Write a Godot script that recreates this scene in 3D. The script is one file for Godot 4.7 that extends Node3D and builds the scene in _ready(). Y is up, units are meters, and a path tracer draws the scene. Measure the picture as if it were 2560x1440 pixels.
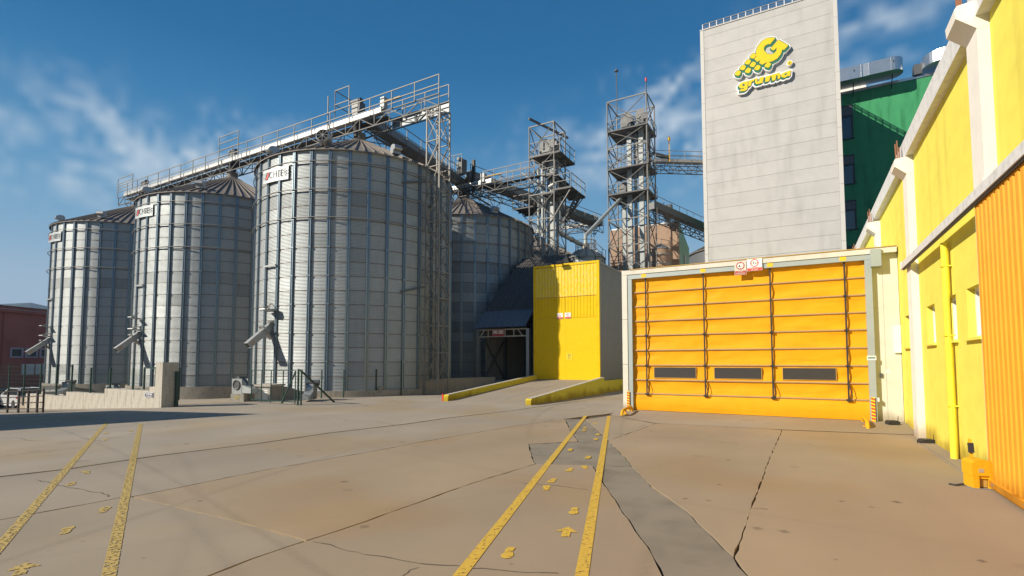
extends Node3D

var M := {}
var taken := {}
var ubox: BoxMesh
var ucyl: CylinderMesh
var rng := RandomNumberGenerator.new()
var to_sun := Vector3(-0.63, 0.60, 0.777).normalized()


# ---------------------------------------------------------------- mesh builder
class MB:
	var v := PackedVector3Array()
	var n := PackedVector3Array()

	func tri(a: Vector3, b: Vector3, c: Vector3, na: Vector3, nb: Vector3, nc: Vector3) -> void:
		var g := (b - a).cross(c - a)
		if g.length_squared() < 1e-16:
			return
		if g.dot(na + nb + nc) > 0.0:
			v.append_array(PackedVector3Array([a, c, b]))
			n.append_array(PackedVector3Array([na, nc, nb]))
		else:
			v.append_array(PackedVector3Array([a, b, c]))
			n.append_array(PackedVector3Array([na, nb, nc]))

	func flat(a: Vector3, b: Vector3, c: Vector3) -> void:   # counter-clockwise seen from outside
		var g := (b - a).cross(c - a)
		if g.length_squared() < 1e-16:
			return
		g = g.normalized()
		tri(a, b, c, g, g, g)

	func quad(a: Vector3, b: Vector3, c: Vector3, d: Vector3) -> void:
		flat(a, b, c)
		flat(a, c, d)

	func squad(a: Vector3, b: Vector3, c: Vector3, d: Vector3, na: Vector3, nb: Vector3, nc: Vector3, nd: Vector3) -> void:
		tri(a, b, c, na, nb, nc)
		tri(a, c, d, na, nc, nd)

	func box(lo: Vector3, hi: Vector3, xf := Transform3D.IDENTITY) -> void:
		var p := []
		for i in 8:
			p.append(xf * Vector3(hi.x if i & 1 else lo.x, hi.y if i & 2 else lo.y, hi.z if i & 4 else lo.z))
		quad(p[4], p[5], p[7], p[6])
		quad(p[1], p[0], p[2], p[3])
		quad(p[0], p[4], p[6], p[2])
		quad(p[5], p[1], p[3], p[7])
		quad(p[6], p[7], p[3], p[2])
		quad(p[0], p[1], p[5], p[4])

	func bar(a: Vector3, b: Vector3, w: float, h: float) -> void:
		var l := a.distance_to(b)
		box(Vector3(-w / 2, 0, -h / 2), Vector3(w / 2, l, h / 2), Transform3D(MB.along(b - a), a))

	static func along(d: Vector3) -> Basis:   # y runs along d
		var y := d.normalized()
		var ref := Vector3.UP if absf(y.y) < 0.95 else Vector3(0, 0, 1)
		var x := y.cross(ref).normalized()
		return Basis(x, y, x.cross(y))

	func tube(pts: Array, r: float, seg := 8, cap := true) -> void:
		var rings := []
		for i in pts.size():
			var d: Vector3 = (pts[min(i + 1, pts.size() - 1)] - pts[max(i - 1, 0)])
			var b := MB.along(d)
			var ring := []
			for k in seg + 1:
				var t := TAU * k / seg
				var o := b.x * cos(t) + b.z * sin(t)
				ring.append([pts[i] + o * r, o])
			rings.append(ring)
			if cap and (i == 0 or i == pts.size() - 1):
				var s := b.y * (-1.0 if i == 0 else 1.0)
				for k in seg:
					tri(pts[i], ring[k][0], ring[k + 1][0], s, s, s)
		for i in pts.size() - 1:
			for k in seg:
				var A = rings[i][k]
				var B = rings[i][k + 1]
				var C = rings[i + 1][k + 1]
				var D = rings[i + 1][k]
				squad(A[0], B[0], C[0], D[0], A[1], B[1], C[1], D[1])

	func lathe(prof: Array, seg := 24, a0 := 0.0, a1 := TAU, xf := Transform3D.IDENTITY) -> void:   # prof: Vector2(radius, y), upwards; smooth round, creased along
		for i in prof.size() - 1:
			var p: Vector2 = prof[i]
			var q: Vector2 = prof[i + 1]
			var nn := Vector2(q.y - p.y, p.x - q.x).normalized()
			for k in seg:
				var t0 := a0 + (a1 - a0) * k / seg
				var t1 := a0 + (a1 - a0) * (k + 1) / seg
				var d0 := Vector3(sin(t0), 0, cos(t0))
				var d1 := Vector3(sin(t1), 0, cos(t1))
				var up := Vector3.UP
				var n0 := xf.basis * (d0 * nn.x + up * nn.y)
				var n1 := xf.basis * (d1 * nn.x + up * nn.y)
				squad(xf * (d0 * p.x + up * p.y), xf * (d1 * p.x + up * p.y), xf * (d1 * q.x + up * q.y), xf * (d0 * q.x + up * q.y), n0, n1, n1, n0)

	func prism(poly: PackedVector2Array, depth: float, xf := Transform3D.IDENTITY) -> void:   # outline in x,y; from z = 0 to z = depth
		var pl := poly
		if Geometry2D.is_polygon_clockwise(pl):
			pl = pl.duplicate()
			pl.reverse()
		var idx := Geometry2D.triangulate_polygon(pl)
		for i in range(0, idx.size(), 3):
			var a := pl[idx[i]]
			var b := pl[idx[i + 1]]
			var c := pl[idx[i + 2]]
			if (b - a).cross(c - a) < 0.0:
				var s := b
				b = c
				c = s
			flat(xf * Vector3(a.x, a.y, depth), xf * Vector3(b.x, b.y, depth), xf * Vector3(c.x, c.y, depth))
			flat(xf * Vector3(a.x, a.y, 0), xf * Vector3(c.x, c.y, 0), xf * Vector3(b.x, b.y, 0))
		for i in pl.size():
			var a := pl[i]
			var b := pl[(i + 1) % pl.size()]
			quad(xf * Vector3(a.x, a.y, 0), xf * Vector3(b.x, b.y, 0), xf * Vector3(b.x, b.y, depth), xf * Vector3(a.x, a.y, depth))

	func profile(pts: Array, length: float, xf := Transform3D.IDENTITY) -> void:   # an open line in x,z, drawn as a sheet from y = 0 to length
		for i in pts.size() - 1:
			var a: Vector2 = pts[i]
			var b: Vector2 = pts[i + 1]
			quad(xf * Vector3(a.x, 0, a.y), xf * Vector3(b.x, 0, b.y), xf * Vector3(b.x, length, b.y), xf * Vector3(a.x, length, a.y))

	func done() -> ArrayMesh:
		var arr := []
		arr.resize(Mesh.ARRAY_MAX)
		arr[Mesh.ARRAY_VERTEX] = v
		arr[Mesh.ARRAY_NORMAL] = n
		var m := ArrayMesh.new()
		m.add_surface_from_arrays(Mesh.PRIMITIVE_TRIANGLES, arr)
		return m


# ---------------------------------------------------------------- nodes
func numbered(called: String, parent: Node) -> String:
	var key := str(parent.get_instance_id()) + called
	var k: int = taken.get(key, 0)
	taken[key] = k + 1
	return called if k == 0 else "%s_%03d" % [called, k]


func thing(called: String, label: String, category: String, at := Vector3.ZERO, turn := 0.0, group := "") -> Node3D:
	var o := Node3D.new()
	o.name = numbered(called, self)
	add_child(o, true)
	o.position = at
	o.rotation.y = turn
	tag(o, label, category, group)
	return o


func tag(o: Node3D, label: String, category: String, group := "") -> void:
	o.set_meta("label", label)
	o.set_meta("category", category)
	o.set_meta("kind", "thing")
	if group:
		o.set_meta("group", group)


func put(called: String, mesh: Mesh, mat: Material, parent: Node3D, xf := Transform3D.IDENTITY) -> MeshInstance3D:
	var o := MeshInstance3D.new()
	o.name = numbered(called, parent)
	o.mesh = mesh
	o.material_override = mat
	o.transform = xf
	parent.add_child(o, true)
	return o


func bx(called: String, lo: Vector3, hi: Vector3, mat: Material, parent: Node3D) -> MeshInstance3D:
	return put(called, ubox, mat, parent, Transform3D(Basis.from_scale(hi - lo), (lo + hi) / 2))


func bar(called: String, a: Vector3, b: Vector3, w: float, h: float, mat: Material, parent: Node3D) -> MeshInstance3D:
	var bs := MB.along(b - a)
	return put(called, ubox, mat, parent, Transform3D(Basis(bs.x * w, bs.y * a.distance_to(b), bs.z * h), (a + b) / 2))


func pipe(called: String, a: Vector3, b: Vector3, r: float, mat: Material, parent: Node3D) -> MeshInstance3D:
	var bs := MB.along(b - a)
	return put(called, ucyl, mat, parent, Transform3D(Basis(bs.x * r * 2, bs.y * a.distance_to(b), bs.z * r * 2), (a + b) / 2))


func words(called: String, text: String, height: float, width: float, mat: Material, parent: Node3D, xf: Transform3D, bold := false) -> MeshInstance3D:
	var t := TextMesh.new()
	var f := SystemFont.new()
	f.font_names = PackedStringArray(["Droid Sans"])
	if bold:
		f.font_weight = 700
	t.font = f
	t.text = text
	t.font_size = 48
	t.pixel_size = 0.01
	t.depth = 0.02
	var box := t.get_aabb()
	var k := Vector3(width / maxf(box.size.x, 0.01), height / maxf(box.size.y, 0.01), 0.3)
	var c := box.get_center()
	return put(called, t, mat, parent, xf * Transform3D(Basis.from_scale(k), Vector3(-c.x * k.x, -c.y * k.y, 0)))


# ---------------------------------------------------------------- materials
func lin(r: float, g: float, b: float) -> Color:
	return Color(r, g, b).linear_to_srgb()


func noise_tex(seed_: int, freq: float, octaves: int, ramp: Array, warp := 0.0, size := 512, normal := 0.0) -> NoiseTexture2D:
	var f := FastNoiseLite.new()
	f.seed = seed_
	f.noise_type = FastNoiseLite.TYPE_SIMPLEX_SMOOTH
	f.frequency = freq
	f.fractal_octaves = octaves
	f.fractal_gain = 0.55
	if warp > 0.0:
		f.domain_warp_enabled = true
		f.domain_warp_amplitude = warp
		f.domain_warp_frequency = freq
	var t := NoiseTexture2D.new()
	t.width = size
	t.height = size
	t.seamless = true
	t.noise = f
	if normal > 0.0:
		t.as_normal_map = true
		t.bump_strength = normal
	elif ramp.size() > 0:
		var g := Gradient.new()
		var o := PackedFloat32Array()
		var c := PackedColorArray()
		for r in ramp:
			o.append(r[0])
			c.append(r[1])
		g.offsets = o
		g.colors = c
		t.color_ramp = g
	return t


func grey(x: float, a := 1.0) -> Color:
	return Color(x, x, x, a)


func mat(called: String, c: Color, rough: float, metal := 0.0) -> StandardMaterial3D:
	var m := StandardMaterial3D.new()
	m.resource_name = called
	m.albedo_color = c
	m.roughness = rough
	m.metallic = metal
	M[called] = m
	return m


func skin(m: StandardMaterial3D, t: Texture2D, scale: Vector3, nrm: Texture2D = null, nscale := 1.0) -> StandardMaterial3D:   # a world-space texture
	m.uv1_triplanar = true
	m.uv1_world_triplanar = true
	m.uv1_scale = scale
	m.albedo_texture = t
	if nrm:
		m.normal_enabled = true
		m.normal_texture = nrm
		m.normal_scale = nscale
	return m


func stain(m: StandardMaterial3D, t: Texture2D, scale: Vector3) -> StandardMaterial3D:   # a second, multiplied layer
	m.detail_enabled = true
	m.detail_blend_mode = BaseMaterial3D.BLEND_MODE_MUL
	m.detail_albedo = t
	m.detail_uv_layer = BaseMaterial3D.DETAIL_UV_2
	m.uv2_triplanar = true
	m.uv2_world_triplanar = true
	m.uv2_scale = scale
	return m


func wall_dirt() -> ImageTexture:   # rain streaks and splash at the foot; one tile is 4 m wide and 8 m high
	var f := FastNoiseLite.new()
	f.seed = 91
	f.frequency = 0.02
	f.fractal_octaves = 4
	var streak := f.get_seamless_image(256, 24)
	streak.resize(256, 512, Image.INTERPOLATE_CUBIC)
	f.seed = 92
	var blot := f.get_seamless_image(256, 512)
	var im := Image.create(256, 512, false, Image.FORMAT_RGB8)
	for y in 512:
		var up := minf(y, 511 - y) / 512.0 * 8.0
		for x in 256:
			var a := streak.get_pixel(x, y).r
			var b := blot.get_pixel(x, y).r
			var d := smoothstep(0.16 + b * 0.5, 0.0, up) * (0.35 + 0.5 * b)
			d += smoothstep(0.66, 0.95, a) * 0.10 + smoothstep(0.7, 0.95, b) * 0.05
			im.set_pixel(x, y, Color(1, 1, 1).lerp(Color(0.66, 0.59, 0.5), clampf(d, 0, 1)))
	return ImageTexture.create_from_image(im)


func yard_stains() -> ImageTexture:   # 24 m of worn concrete: clouds, wheel tracks, drips, rusty patches
	var n := 1024
	var f := FastNoiseLite.new()
	f.seed = 61
	f.frequency = 0.006
	f.fractal_octaves = 5
	var cloud := f.get_seamless_image(n, n).get_data()
	f.seed = 62
	f.frequency = 0.012
	var st := f.get_seamless_image(n, 200)
	st.resize(n, n, Image.INTERPOLATE_CUBIC)
	var streak := st.get_data()
	f.seed = 63
	f.frequency = 0.004
	f.fractal_octaves = 3
	var rust := f.get_seamless_image(n, n).get_data()
	var dark := PackedFloat32Array()
	dark.resize(n * n)
	var r := RandomNumberGenerator.new()
	r.seed = 5
	for t in 26:   # wheel tracks
		var p := Vector2(r.randf() * n, r.randf() * n)
		var a := r.randf_range(-0.35, 0.35) + (PI / 2 if r.randf() < 0.75 else 0.25)
		var bend := r.randf_range(-0.0012, 0.0012)
		var strong := r.randf_range(0.02, 0.07)
		var half := r.randi_range(2, 5)
		var l := r.randi_range(300, 900)
		for k in l:
			p += Vector2(cos(a), sin(a))
			a += bend
			var fade := minf(1.0, minf(k, l - k) / 90.0) * strong
			for w in range(-half, half + 1):
				var q := Vector2i(int(p.x - sin(a) * w) & (n - 1), int(p.y + cos(a) * w) & (n - 1))
				dark[q.y * n + q.x] = maxf(dark[q.y * n + q.x], fade * (1.0 - absf(w) / (half + 1.0)) * r.randf_range(0.5, 1.2))
	for t in 420:   # drips and specks
		var c := Vector2i(r.randi() & (n - 1), r.randi() & (n - 1))
		var rad := r.randi_range(0, 2) if r.randf() < 0.85 else r.randi_range(3, 9)
		var strong := r.randf_range(0.08, 0.3) if rad < 3 else r.randf_range(0.03, 0.08)
		for yy in range(-rad, rad + 1):
			for xx in range(-rad, rad + 1):
				if xx * xx + yy * yy <= rad * rad:
					var q := ((c.y + yy) & (n - 1)) * n + ((c.x + xx) & (n - 1))
					dark[q] = maxf(dark[q], strong)
	var out := PackedByteArray()
	out.resize(n * n * 3)
	for i in n * n:
		var v := 0.90 + 0.09 * cloud[i] / 255.0 + 0.05 * (streak[i] / 255.0 - 0.5) - dark[i]
		var w := clampf((rust[i] / 255.0 - 0.55) * 1.6, 0.0, 0.4)
		out[i * 3] = clampi(int(255.0 * v), 0, 255)
		out[i * 3 + 1] = clampi(int(255.0 * v * (1.0 - 0.09 * w)), 0, 255)
		out[i * 3 + 2] = clampi(int(255.0 * v * (1.0 - 0.26 * w)), 0, 255)
	return ImageTexture.create_from_image(Image.create_from_data(n, n, false, Image.FORMAT_RGB8, out))


func materials() -> void:
	var dirt_tex := wall_dirt()
	var yard_tex := yard_stains()
	var fine := noise_tex(11, 0.02, 5, [[0.0, grey(0.88)], [0.45, grey(0.96)], [1.0, grey(1.0)]], 12.0)
	var blot := noise_tex(5, 0.006, 4, [[0.0, grey(0.82)], [0.35, grey(0.93)], [0.6, grey(0.98)], [1.0, grey(1.0)]], 40.0)
	var grit := noise_tex(3, 0.09, 4, [[0.0, grey(0.88)], [0.4, grey(0.97)], [1.0, grey(1.0)]], 0.0)
	var grit_n := noise_tex(31, 0.08, 4, [], 0.0, 512, 3.0)
	var fine_n := noise_tex(32, 0.2, 3, [], 0.0, 512, 2.0)
	var drip := noise_tex(44, 0.012, 4, [[0.0, grey(0.76)], [0.25, grey(0.91)], [0.45, grey(0.98)], [1.0, grey(1.0)]], 10.0)
	var film := noise_tex(54, 0.012, 3, [[0.0, grey(0.92)], [0.3, grey(0.975)], [0.5, grey(1.0)], [1.0, grey(1.0)]], 10.0)
	var soft := noise_tex(9, 0.007, 3, [[0.0, grey(0.955)], [0.5, grey(0.985)], [1.0, grey(1.0)]], 20.0)
	var plaster_n := noise_tex(77, 0.05, 4, [], 0.0, 512, 2.0)
	# concrete of the yard: three neighbouring pours
	for k in 5:
		var c: Array = [lin(0.345, 0.296, 0.236), lin(0.352, 0.281, 0.204), lin(0.375, 0.325, 0.262), lin(0.365, 0.287, 0.20), lin(0.345, 0.290, 0.222)]
		stain(skin(mat("yard_%d" % k, c[k], 0.85), grit, Vector3(1.7, 1.7, 1.7), fine_n, 0.06), yard_tex, Vector3(0.0417, 0.0417, 0.0417))
	stain(skin(mat("asphalt_strip", lin(0.30, 0.268, 0.22), 0.95), noise_tex(61, 0.16, 3, [[0.0, grey(0.5)], [0.35, grey(0.8)], [0.65, grey(0.98)], [1.0, grey(1.0)]]), Vector3(2.6, 2.6, 2.6), fine_n, 0.5), blot, Vector3(0.3, 0.3, 0.3))
	skin(mat("dirt", lin(0.07, 0.058, 0.045), 1.0), grit, Vector3(2, 2, 2))
	stain(skin(mat("cast_concrete", lin(0.5, 0.47, 0.41), 0.9), fine, Vector3(0.8, 0.8, 0.8), grit_n, 0.3), drip, Vector3(0.9, 0.13, 0.9))
	stain(skin(mat("plinth_concrete", lin(0.33, 0.30, 0.255), 0.92), fine, Vector3(0.8, 0.8, 0.8), grit_n, 0.4), drip, Vector3(0.8, 0.2, 0.8))
	var worn := noise_tex(88, 0.03, 5, [[0.0, Color(1, 1, 1, 0)], [0.24, Color(1, 1, 1, 0)], [0.25, Color(0.93, 0.92, 0.9, 1)], [0.5, Color(1, 1, 1, 1)], [1.0, Color(1, 1, 1, 1)]], 30.0)
	var worn2 := noise_tex(89, 0.03, 5, [[0.0, Color(1, 1, 1, 0)], [0.38, Color(1, 1, 1, 0)], [0.39, Color(0.95, 0.95, 0.95, 1)], [0.7, Color(1, 1, 1, 1)], [1.0, Color(1, 1, 1, 1)]], 30.0)
	var p := skin(mat("line_paint", lin(0.56, 0.375, 0.055), 0.85), worn, Vector3(1.0, 1.0, 1.4))
	p.transparency = BaseMaterial3D.TRANSPARENCY_ALPHA_SCISSOR
	p.alpha_scissor_threshold = 0.5
	p = skin(mat("worn_line_paint", lin(0.45, 0.33, 0.11), 0.85), worn2, Vector3(1.3, 1.3, 1.3))
	p.transparency = BaseMaterial3D.TRANSPARENCY_ALPHA_SCISSOR
	p.alpha_scissor_threshold = 0.5
	# metals
	for k in 4:
		var g: float = [0.40, 0.365, 0.425, 0.33][k]
		stain(skin(mat("galvanised_%d" % k, lin(g * 0.93, g, g * 1.03), [0.6, 0.63, 0.57, 0.65][k], 0.72), soft, Vector3(0.6, 0.6, 0.6)), film, Vector3(0.5, 0.05, 0.5))
	skin(mat("galvanised_dull", lin(0.40, 0.41, 0.415), 0.5, 0.7), soft, Vector3(0.5, 0.5, 0.5))
	skin(mat("stiffener_steel", lin(0.22, 0.28, 0.33), 0.45, 0.85), soft, Vector3(0.5, 0.5, 0.5))
	skin(mat("structure_steel", lin(0.115, 0.115, 0.115), 0.65, 0.3), soft, Vector3(0.5, 0.5, 0.5))
	skin(mat("rail_steel", lin(0.235, 0.228, 0.215), 0.65, 0.3), soft, Vector3(0.5, 0.5, 0.5))
	skin(mat("elevator_steel", lin(0.36, 0.385, 0.385), 0.6, 0.3), soft, Vector3(0.4, 0.4, 0.4))
	skin(mat("trough_cover", lin(0.78, 0.79, 0.79), 0.35, 0.5), soft, Vector3(0.4, 0.4, 0.4))
	skin(mat("roof_metal", lin(0.205, 0.178, 0.158), 0.7, 0.0), blot, Vector3(0.35, 0.35, 0.35))
	skin(mat("duct_metal", lin(0.55, 0.57, 0.59), 0.3, 0.9), soft, Vector3(0.3, 0.3, 0.3))
	mat("liner", lin(0.16, 0.165, 0.17), 0.6, 0.5)
	mat("bolt_rust", lin(0.16, 0.115, 0.08), 0.8, 0.2)
	skin(mat("conveyor_steel", lin(0.16, 0.178, 0.195), 0.5, 0.4), soft, Vector3(0.5, 0.5, 0.5))
	skin(mat("head_grey", lin(0.20, 0.205, 0.205), 0.65, 0.2), soft, Vector3(0.5, 0.5, 0.5))
	mat("hairline", lin(0.10, 0.085, 0.068), 1.0)
	mat("black_steel", lin(0.025, 0.024, 0.024), 0.6)
	mat("motor_grey", lin(0.10, 0.105, 0.11), 0.5, 0.3)
	# paints and claddings
	stain(skin(mat("yellow_render", lin(0.84, 0.735, 0.125), 0.8), soft, Vector3(0.5, 0.5, 0.5), plaster_n, 0.12), dirt_tex, Vector3(0.25, 0.125, 0.25))
	skin(mat("yellow_pipe", lin(0.82, 0.69, 0.06), 0.5), soft, Vector3(0.5, 0.5, 0.5))
	stain(skin(mat("white_render", lin(0.80, 0.77, 0.71), 0.8), soft, Vector3(0.7, 0.7, 0.7), plaster_n, 0.15), dirt_tex, Vector3(0.25, 0.125, 0.25))
	stain(skin(mat("coping_white", lin(0.72, 0.72, 0.72), 0.7), fine, Vector3(0.6, 0.6, 0.6)), film, Vector3(0.6, 0.3, 0.6))
	stain(skin(mat("tower_panel_0", lin(0.505, 0.495, 0.472), 0.55), soft, Vector3(0.2, 0.2, 0.2)), film, Vector3(0.12, 0.02, 0.12))
	stain(skin(mat("tower_panel_1", lin(0.490, 0.480, 0.458), 0.55), soft, Vector3(0.2, 0.2, 0.2)), film, Vector3(0.12, 0.02, 0.12))
	mat("tower_trim", lin(0.56, 0.545, 0.51), 0.5)
	mat("panel_joint", lin(0.10, 0.08, 0.06), 0.9)
	stain(skin(mat("green_render", lin(0.065, 0.33, 0.145), 0.85), soft, Vector3(0.2, 0.2, 0.2)), noise_tex(46, 0.01, 3, [[0.0, Color(0.75, 0.8, 0.78)], [0.4, Color(0.95, 0.95, 0.95)], [1.0, Color(1, 1, 1)]], 10.0), Vector3(0.22, 0.035, 0.22))
	var curtain_dirt := noise_tex(47, 0.012, 4, [[0.0, Color(0.88, 0.85, 0.82)], [0.25, Color(0.96, 0.955, 0.94)], [0.4, Color(0.99, 0.99, 0.99)], [1.0, Color(1, 1, 1)]], 20.0)
	stain(skin(mat("curtain", lin(0.82, 0.375, 0.012), 0.5), soft, Vector3(0.5, 0.5, 0.5)), curtain_dirt, Vector3(0.07, 1.1, 0.07))
	skin(mat("batten", lin(0.42, 0.26, 0.11), 0.6), fine, Vector3(1, 1, 1))
	mat("strap", lin(0.03, 0.026, 0.024), 0.7)
	skin(mat("vision_pane", lin(0.045, 0.042, 0.04), 0.35), soft, Vector3(1, 1, 1))
	skin(mat("frame_grey", lin(0.36, 0.41, 0.41), 0.5, 0.2), soft, Vector3(0.5, 0.5, 0.5))
	stain(skin(mat("portal_cream", lin(0.62, 0.605, 0.54), 0.7), soft, Vector3(0.5, 0.5, 0.5)), dirt_tex, Vector3(0.25, 0.125, 0.25))
	skin(mat("edge_ochre", lin(0.5, 0.31, 0.07), 0.7), fine, Vector3(1, 1, 1))
	stain(skin(mat("shed_yellow", lin(0.76, 0.50, 0.004), 0.45), soft, Vector3(0.5, 0.5, 0.5)), noise_tex(48, 0.012, 4, [[0.0, grey(0.92)], [0.3, grey(0.98)], [1.0, grey(1.0)]], 10.0), Vector3(0.4, 0.1, 0.4))
	var y0 := lin(0.74, 0.51, 0.02)
	var y1 := lin(0.70, 0.56, 0.20)
	var scuff := noise_tex(49, 0.02, 4, [[0.0, y0], [0.5, y0], [0.62, y1], [0.72, y0.lerp(y1, 0.4)], [1.0, y1]], 20.0)
	skin(mat("shed_yellow_faded", Color.WHITE, 0.5), scuff, Vector3(0.9, 0.3, 0.9))
	var plate := FastNoiseLite.new()
	plate.seed = 4
	plate.noise_type = FastNoiseLite.TYPE_CELLULAR
	plate.frequency = 0.06
	plate.cellular_jitter = 0.15
	var plate_t := NoiseTexture2D.new()
	plate_t.width = 512
	plate_t.height = 512
	plate_t.seamless = true
	plate_t.noise = plate
	plate_t.as_normal_map = true
	plate_t.bump_strength = 6.0
	skin(mat("tread_plate", lin(0.76, 0.50, 0.004), 0.45), noise_tex(50, 0.02, 4, [[0.0, grey(0.9)], [0.5, grey(1.0)], [1.0, grey(1.0)]]), Vector3(0.9, 0.9, 0.9), plate_t, 0.5)
	stain(skin(mat("ramp_yellow", lin(0.66, 0.55, 0.05), 0.75), fine, Vector3(0.9, 0.9, 0.9)), dirt_tex, Vector3(0.25, 0.125, 0.25))
	skin(mat("grey_cladding", lin(0.20, 0.20, 0.195), 0.5, 0.35), soft, Vector3(0.5, 0.5, 0.5))
	skin(mat("dark_roof", lin(0.10, 0.092, 0.088), 0.6, 0.15), blot, Vector3(0.5, 0.5, 0.5))
	skin(mat("awning_blue", lin(0.16, 0.20, 0.25), 0.4, 0.3), soft, Vector3(0.5, 0.5, 0.5))
	stain(skin(mat("gate_orange", lin(0.80, 0.375, 0.035), 0.5), soft, Vector3(0.6, 0.6, 0.6)), dirt_tex, Vector3(0.25, 0.125, 0.25))
	skin(mat("safety_yellow", lin(0.74, 0.40, 0.015), 0.5), fine, Vector3(2, 2, 2))
	mat("marker_yellow", lin(0.85, 0.50, 0.01), 0.5)
	skin(mat("brown_cladding", lin(0.36, 0.24, 0.165), 0.7), blot, Vector3(0.2, 0.2, 0.2))
	skin(mat("pale_cladding", lin(0.52, 0.56, 0.58), 0.4, 0.5), soft, Vector3(0.3, 0.3, 0.3))
	skin(mat("pink_render", lin(0.42, 0.155, 0.125), 0.9), blot, Vector3(0.12, 0.12, 0.12))
	mat("pale_lilac", lin(0.42, 0.36, 0.42), 0.7)
	var gl := mat("dark_glass", lin(0.03, 0.036, 0.042), 0.08, 0.0)
	gl.metallic_specular = 0.9
	mat("window_frame_black", lin(0.018, 0.018, 0.02), 0.5)
	mat("white_plastic", lin(0.78, 0.78, 0.76), 0.4)
	mat("sign_white", lin(0.82, 0.82, 0.80), 0.5)
	mat("sign_faded", lin(0.62, 0.56, 0.48), 0.6)
	mat("sign_red", lin(0.72, 0.035, 0.03), 0.5)
	mat("sign_maroon", lin(0.40, 0.07, 0.075), 0.6)
	mat("sign_black", lin(0.015, 0.015, 0.015), 0.5)
	mat("sign_blue", lin(0.028, 0.05, 0.13), 0.5)
	mat("sign_yellow", lin(0.80, 0.60, 0.02), 0.5)
	mat("sign_green", lin(0.04, 0.16, 0.10), 0.5)
	mat("stencil_orange", lin(0.45, 0.22, 0.06), 0.7)
	mat("stencil_yellow", lin(0.62, 0.50, 0.06), 0.7)
	mat("logo_yellow", lin(0.88, 0.58, 0.006), 0.4)
	mat("logo_green", lin(0.01, 0.15, 0.075), 0.45)
	mat("logo_white", lin(0.80, 0.80, 0.80), 0.4)
	mat("fence_green", lin(0.009, 0.042, 0.034), 0.5)
	mat("barrier_brown", lin(0.02, 0.013, 0.012), 0.6)
	mat("rebar_rust", lin(0.26, 0.115, 0.06), 0.9)
	mat("tyre_rubber", lin(0.02, 0.02, 0.021), 0.9)
	mat("rim_alloy", lin(0.35, 0.35, 0.36), 0.35, 0.8)
	var car := mat("car_white", lin(0.66, 0.69, 0.72), 0.3)
	car.clearcoat_enabled = true
	car.clearcoat = 0.6
	for q in ["yellow_render", "curtain", "shed_yellow", "shed_yellow_faded", "tread_plate", "gate_orange", "safety_yellow", "green_render", "ramp_yellow", "yellow_pipe"]:
		M[q].metallic_specular = 0.25
	mat("tail_lens", lin(0.45, 0.012, 0.012), 0.2)
	skin(mat("hill_green", lin(0.045, 0.06, 0.03), 1.0), noise_tex(71, 0.02, 5, [[0.0, grey(0.55)], [0.5, grey(0.9)], [1.0, grey(1.0)]]), Vector3(0.004, 0.004, 0.004))
	skin(mat("grey_render", lin(0.3, 0.29, 0.27), 0.9), blot, Vector3(0.2, 0.2, 0.2))


# ---------------------------------------------------------------- sky
const EXPOSURE := 1.36
const SKY := 1.0 / EXPOSURE


func cirrus(az: float, s: float, f: FastNoiseLite, f2: FastNoiseLite, cover: float) -> float:
	var a := deg_to_rad(az)
	var r := 1.0 / (s + 0.16)
	var p := Vector2(sin(a), -cos(a)) * r
	var pr := Vector2(p.x * 0.90 + p.y * 0.44, p.y * 0.90 - p.x * 0.44)
	var wob := f2.get_noise_2d(p.x * 1.8, p.y * 1.8)
	var wob2 := f2.get_noise_2d(p.x * 5.0 + 9.0, p.y * 5.0)
	var n := f.get_noise_2d(pr.x * 1.5 + wob * 0.6, pr.y * 3.4 + wob * 0.8)
	var n2 := f.get_noise_2d(pr.x * 4.0 + 30.0 + wob2 * 0.3, pr.y * 17.0 + wob * 2.2 + wob2 * 0.6)
	var n3 := f.get_noise_2d(pr.x * 13.0 + 70.0, pr.y * 46.0 + wob * 5.0 + wob2 * 2.0)
	return smoothstep(0.10, 1.05, cover * (0.66 + n * 1.0 + n2 * 0.75 + n3 * 0.45))


func cloud_cover(az: float, el: float, fields: Array) -> float:
	var cover := 0.0
	for q in fields:
		var da: float = fposmod(az - q[0] + 180.0, 360.0) - 180.0
		if absf(da) > q[2] * 2.5:
			continue
		var de: float = el - q[1] - da * q[4] * 0.5
		var g: float = (da / q[2]) * (da / q[2]) + (de / q[3]) * (de / q[3])
		if g < 5.0:
			cover += q[5] * exp(-g)
	return cover


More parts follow.
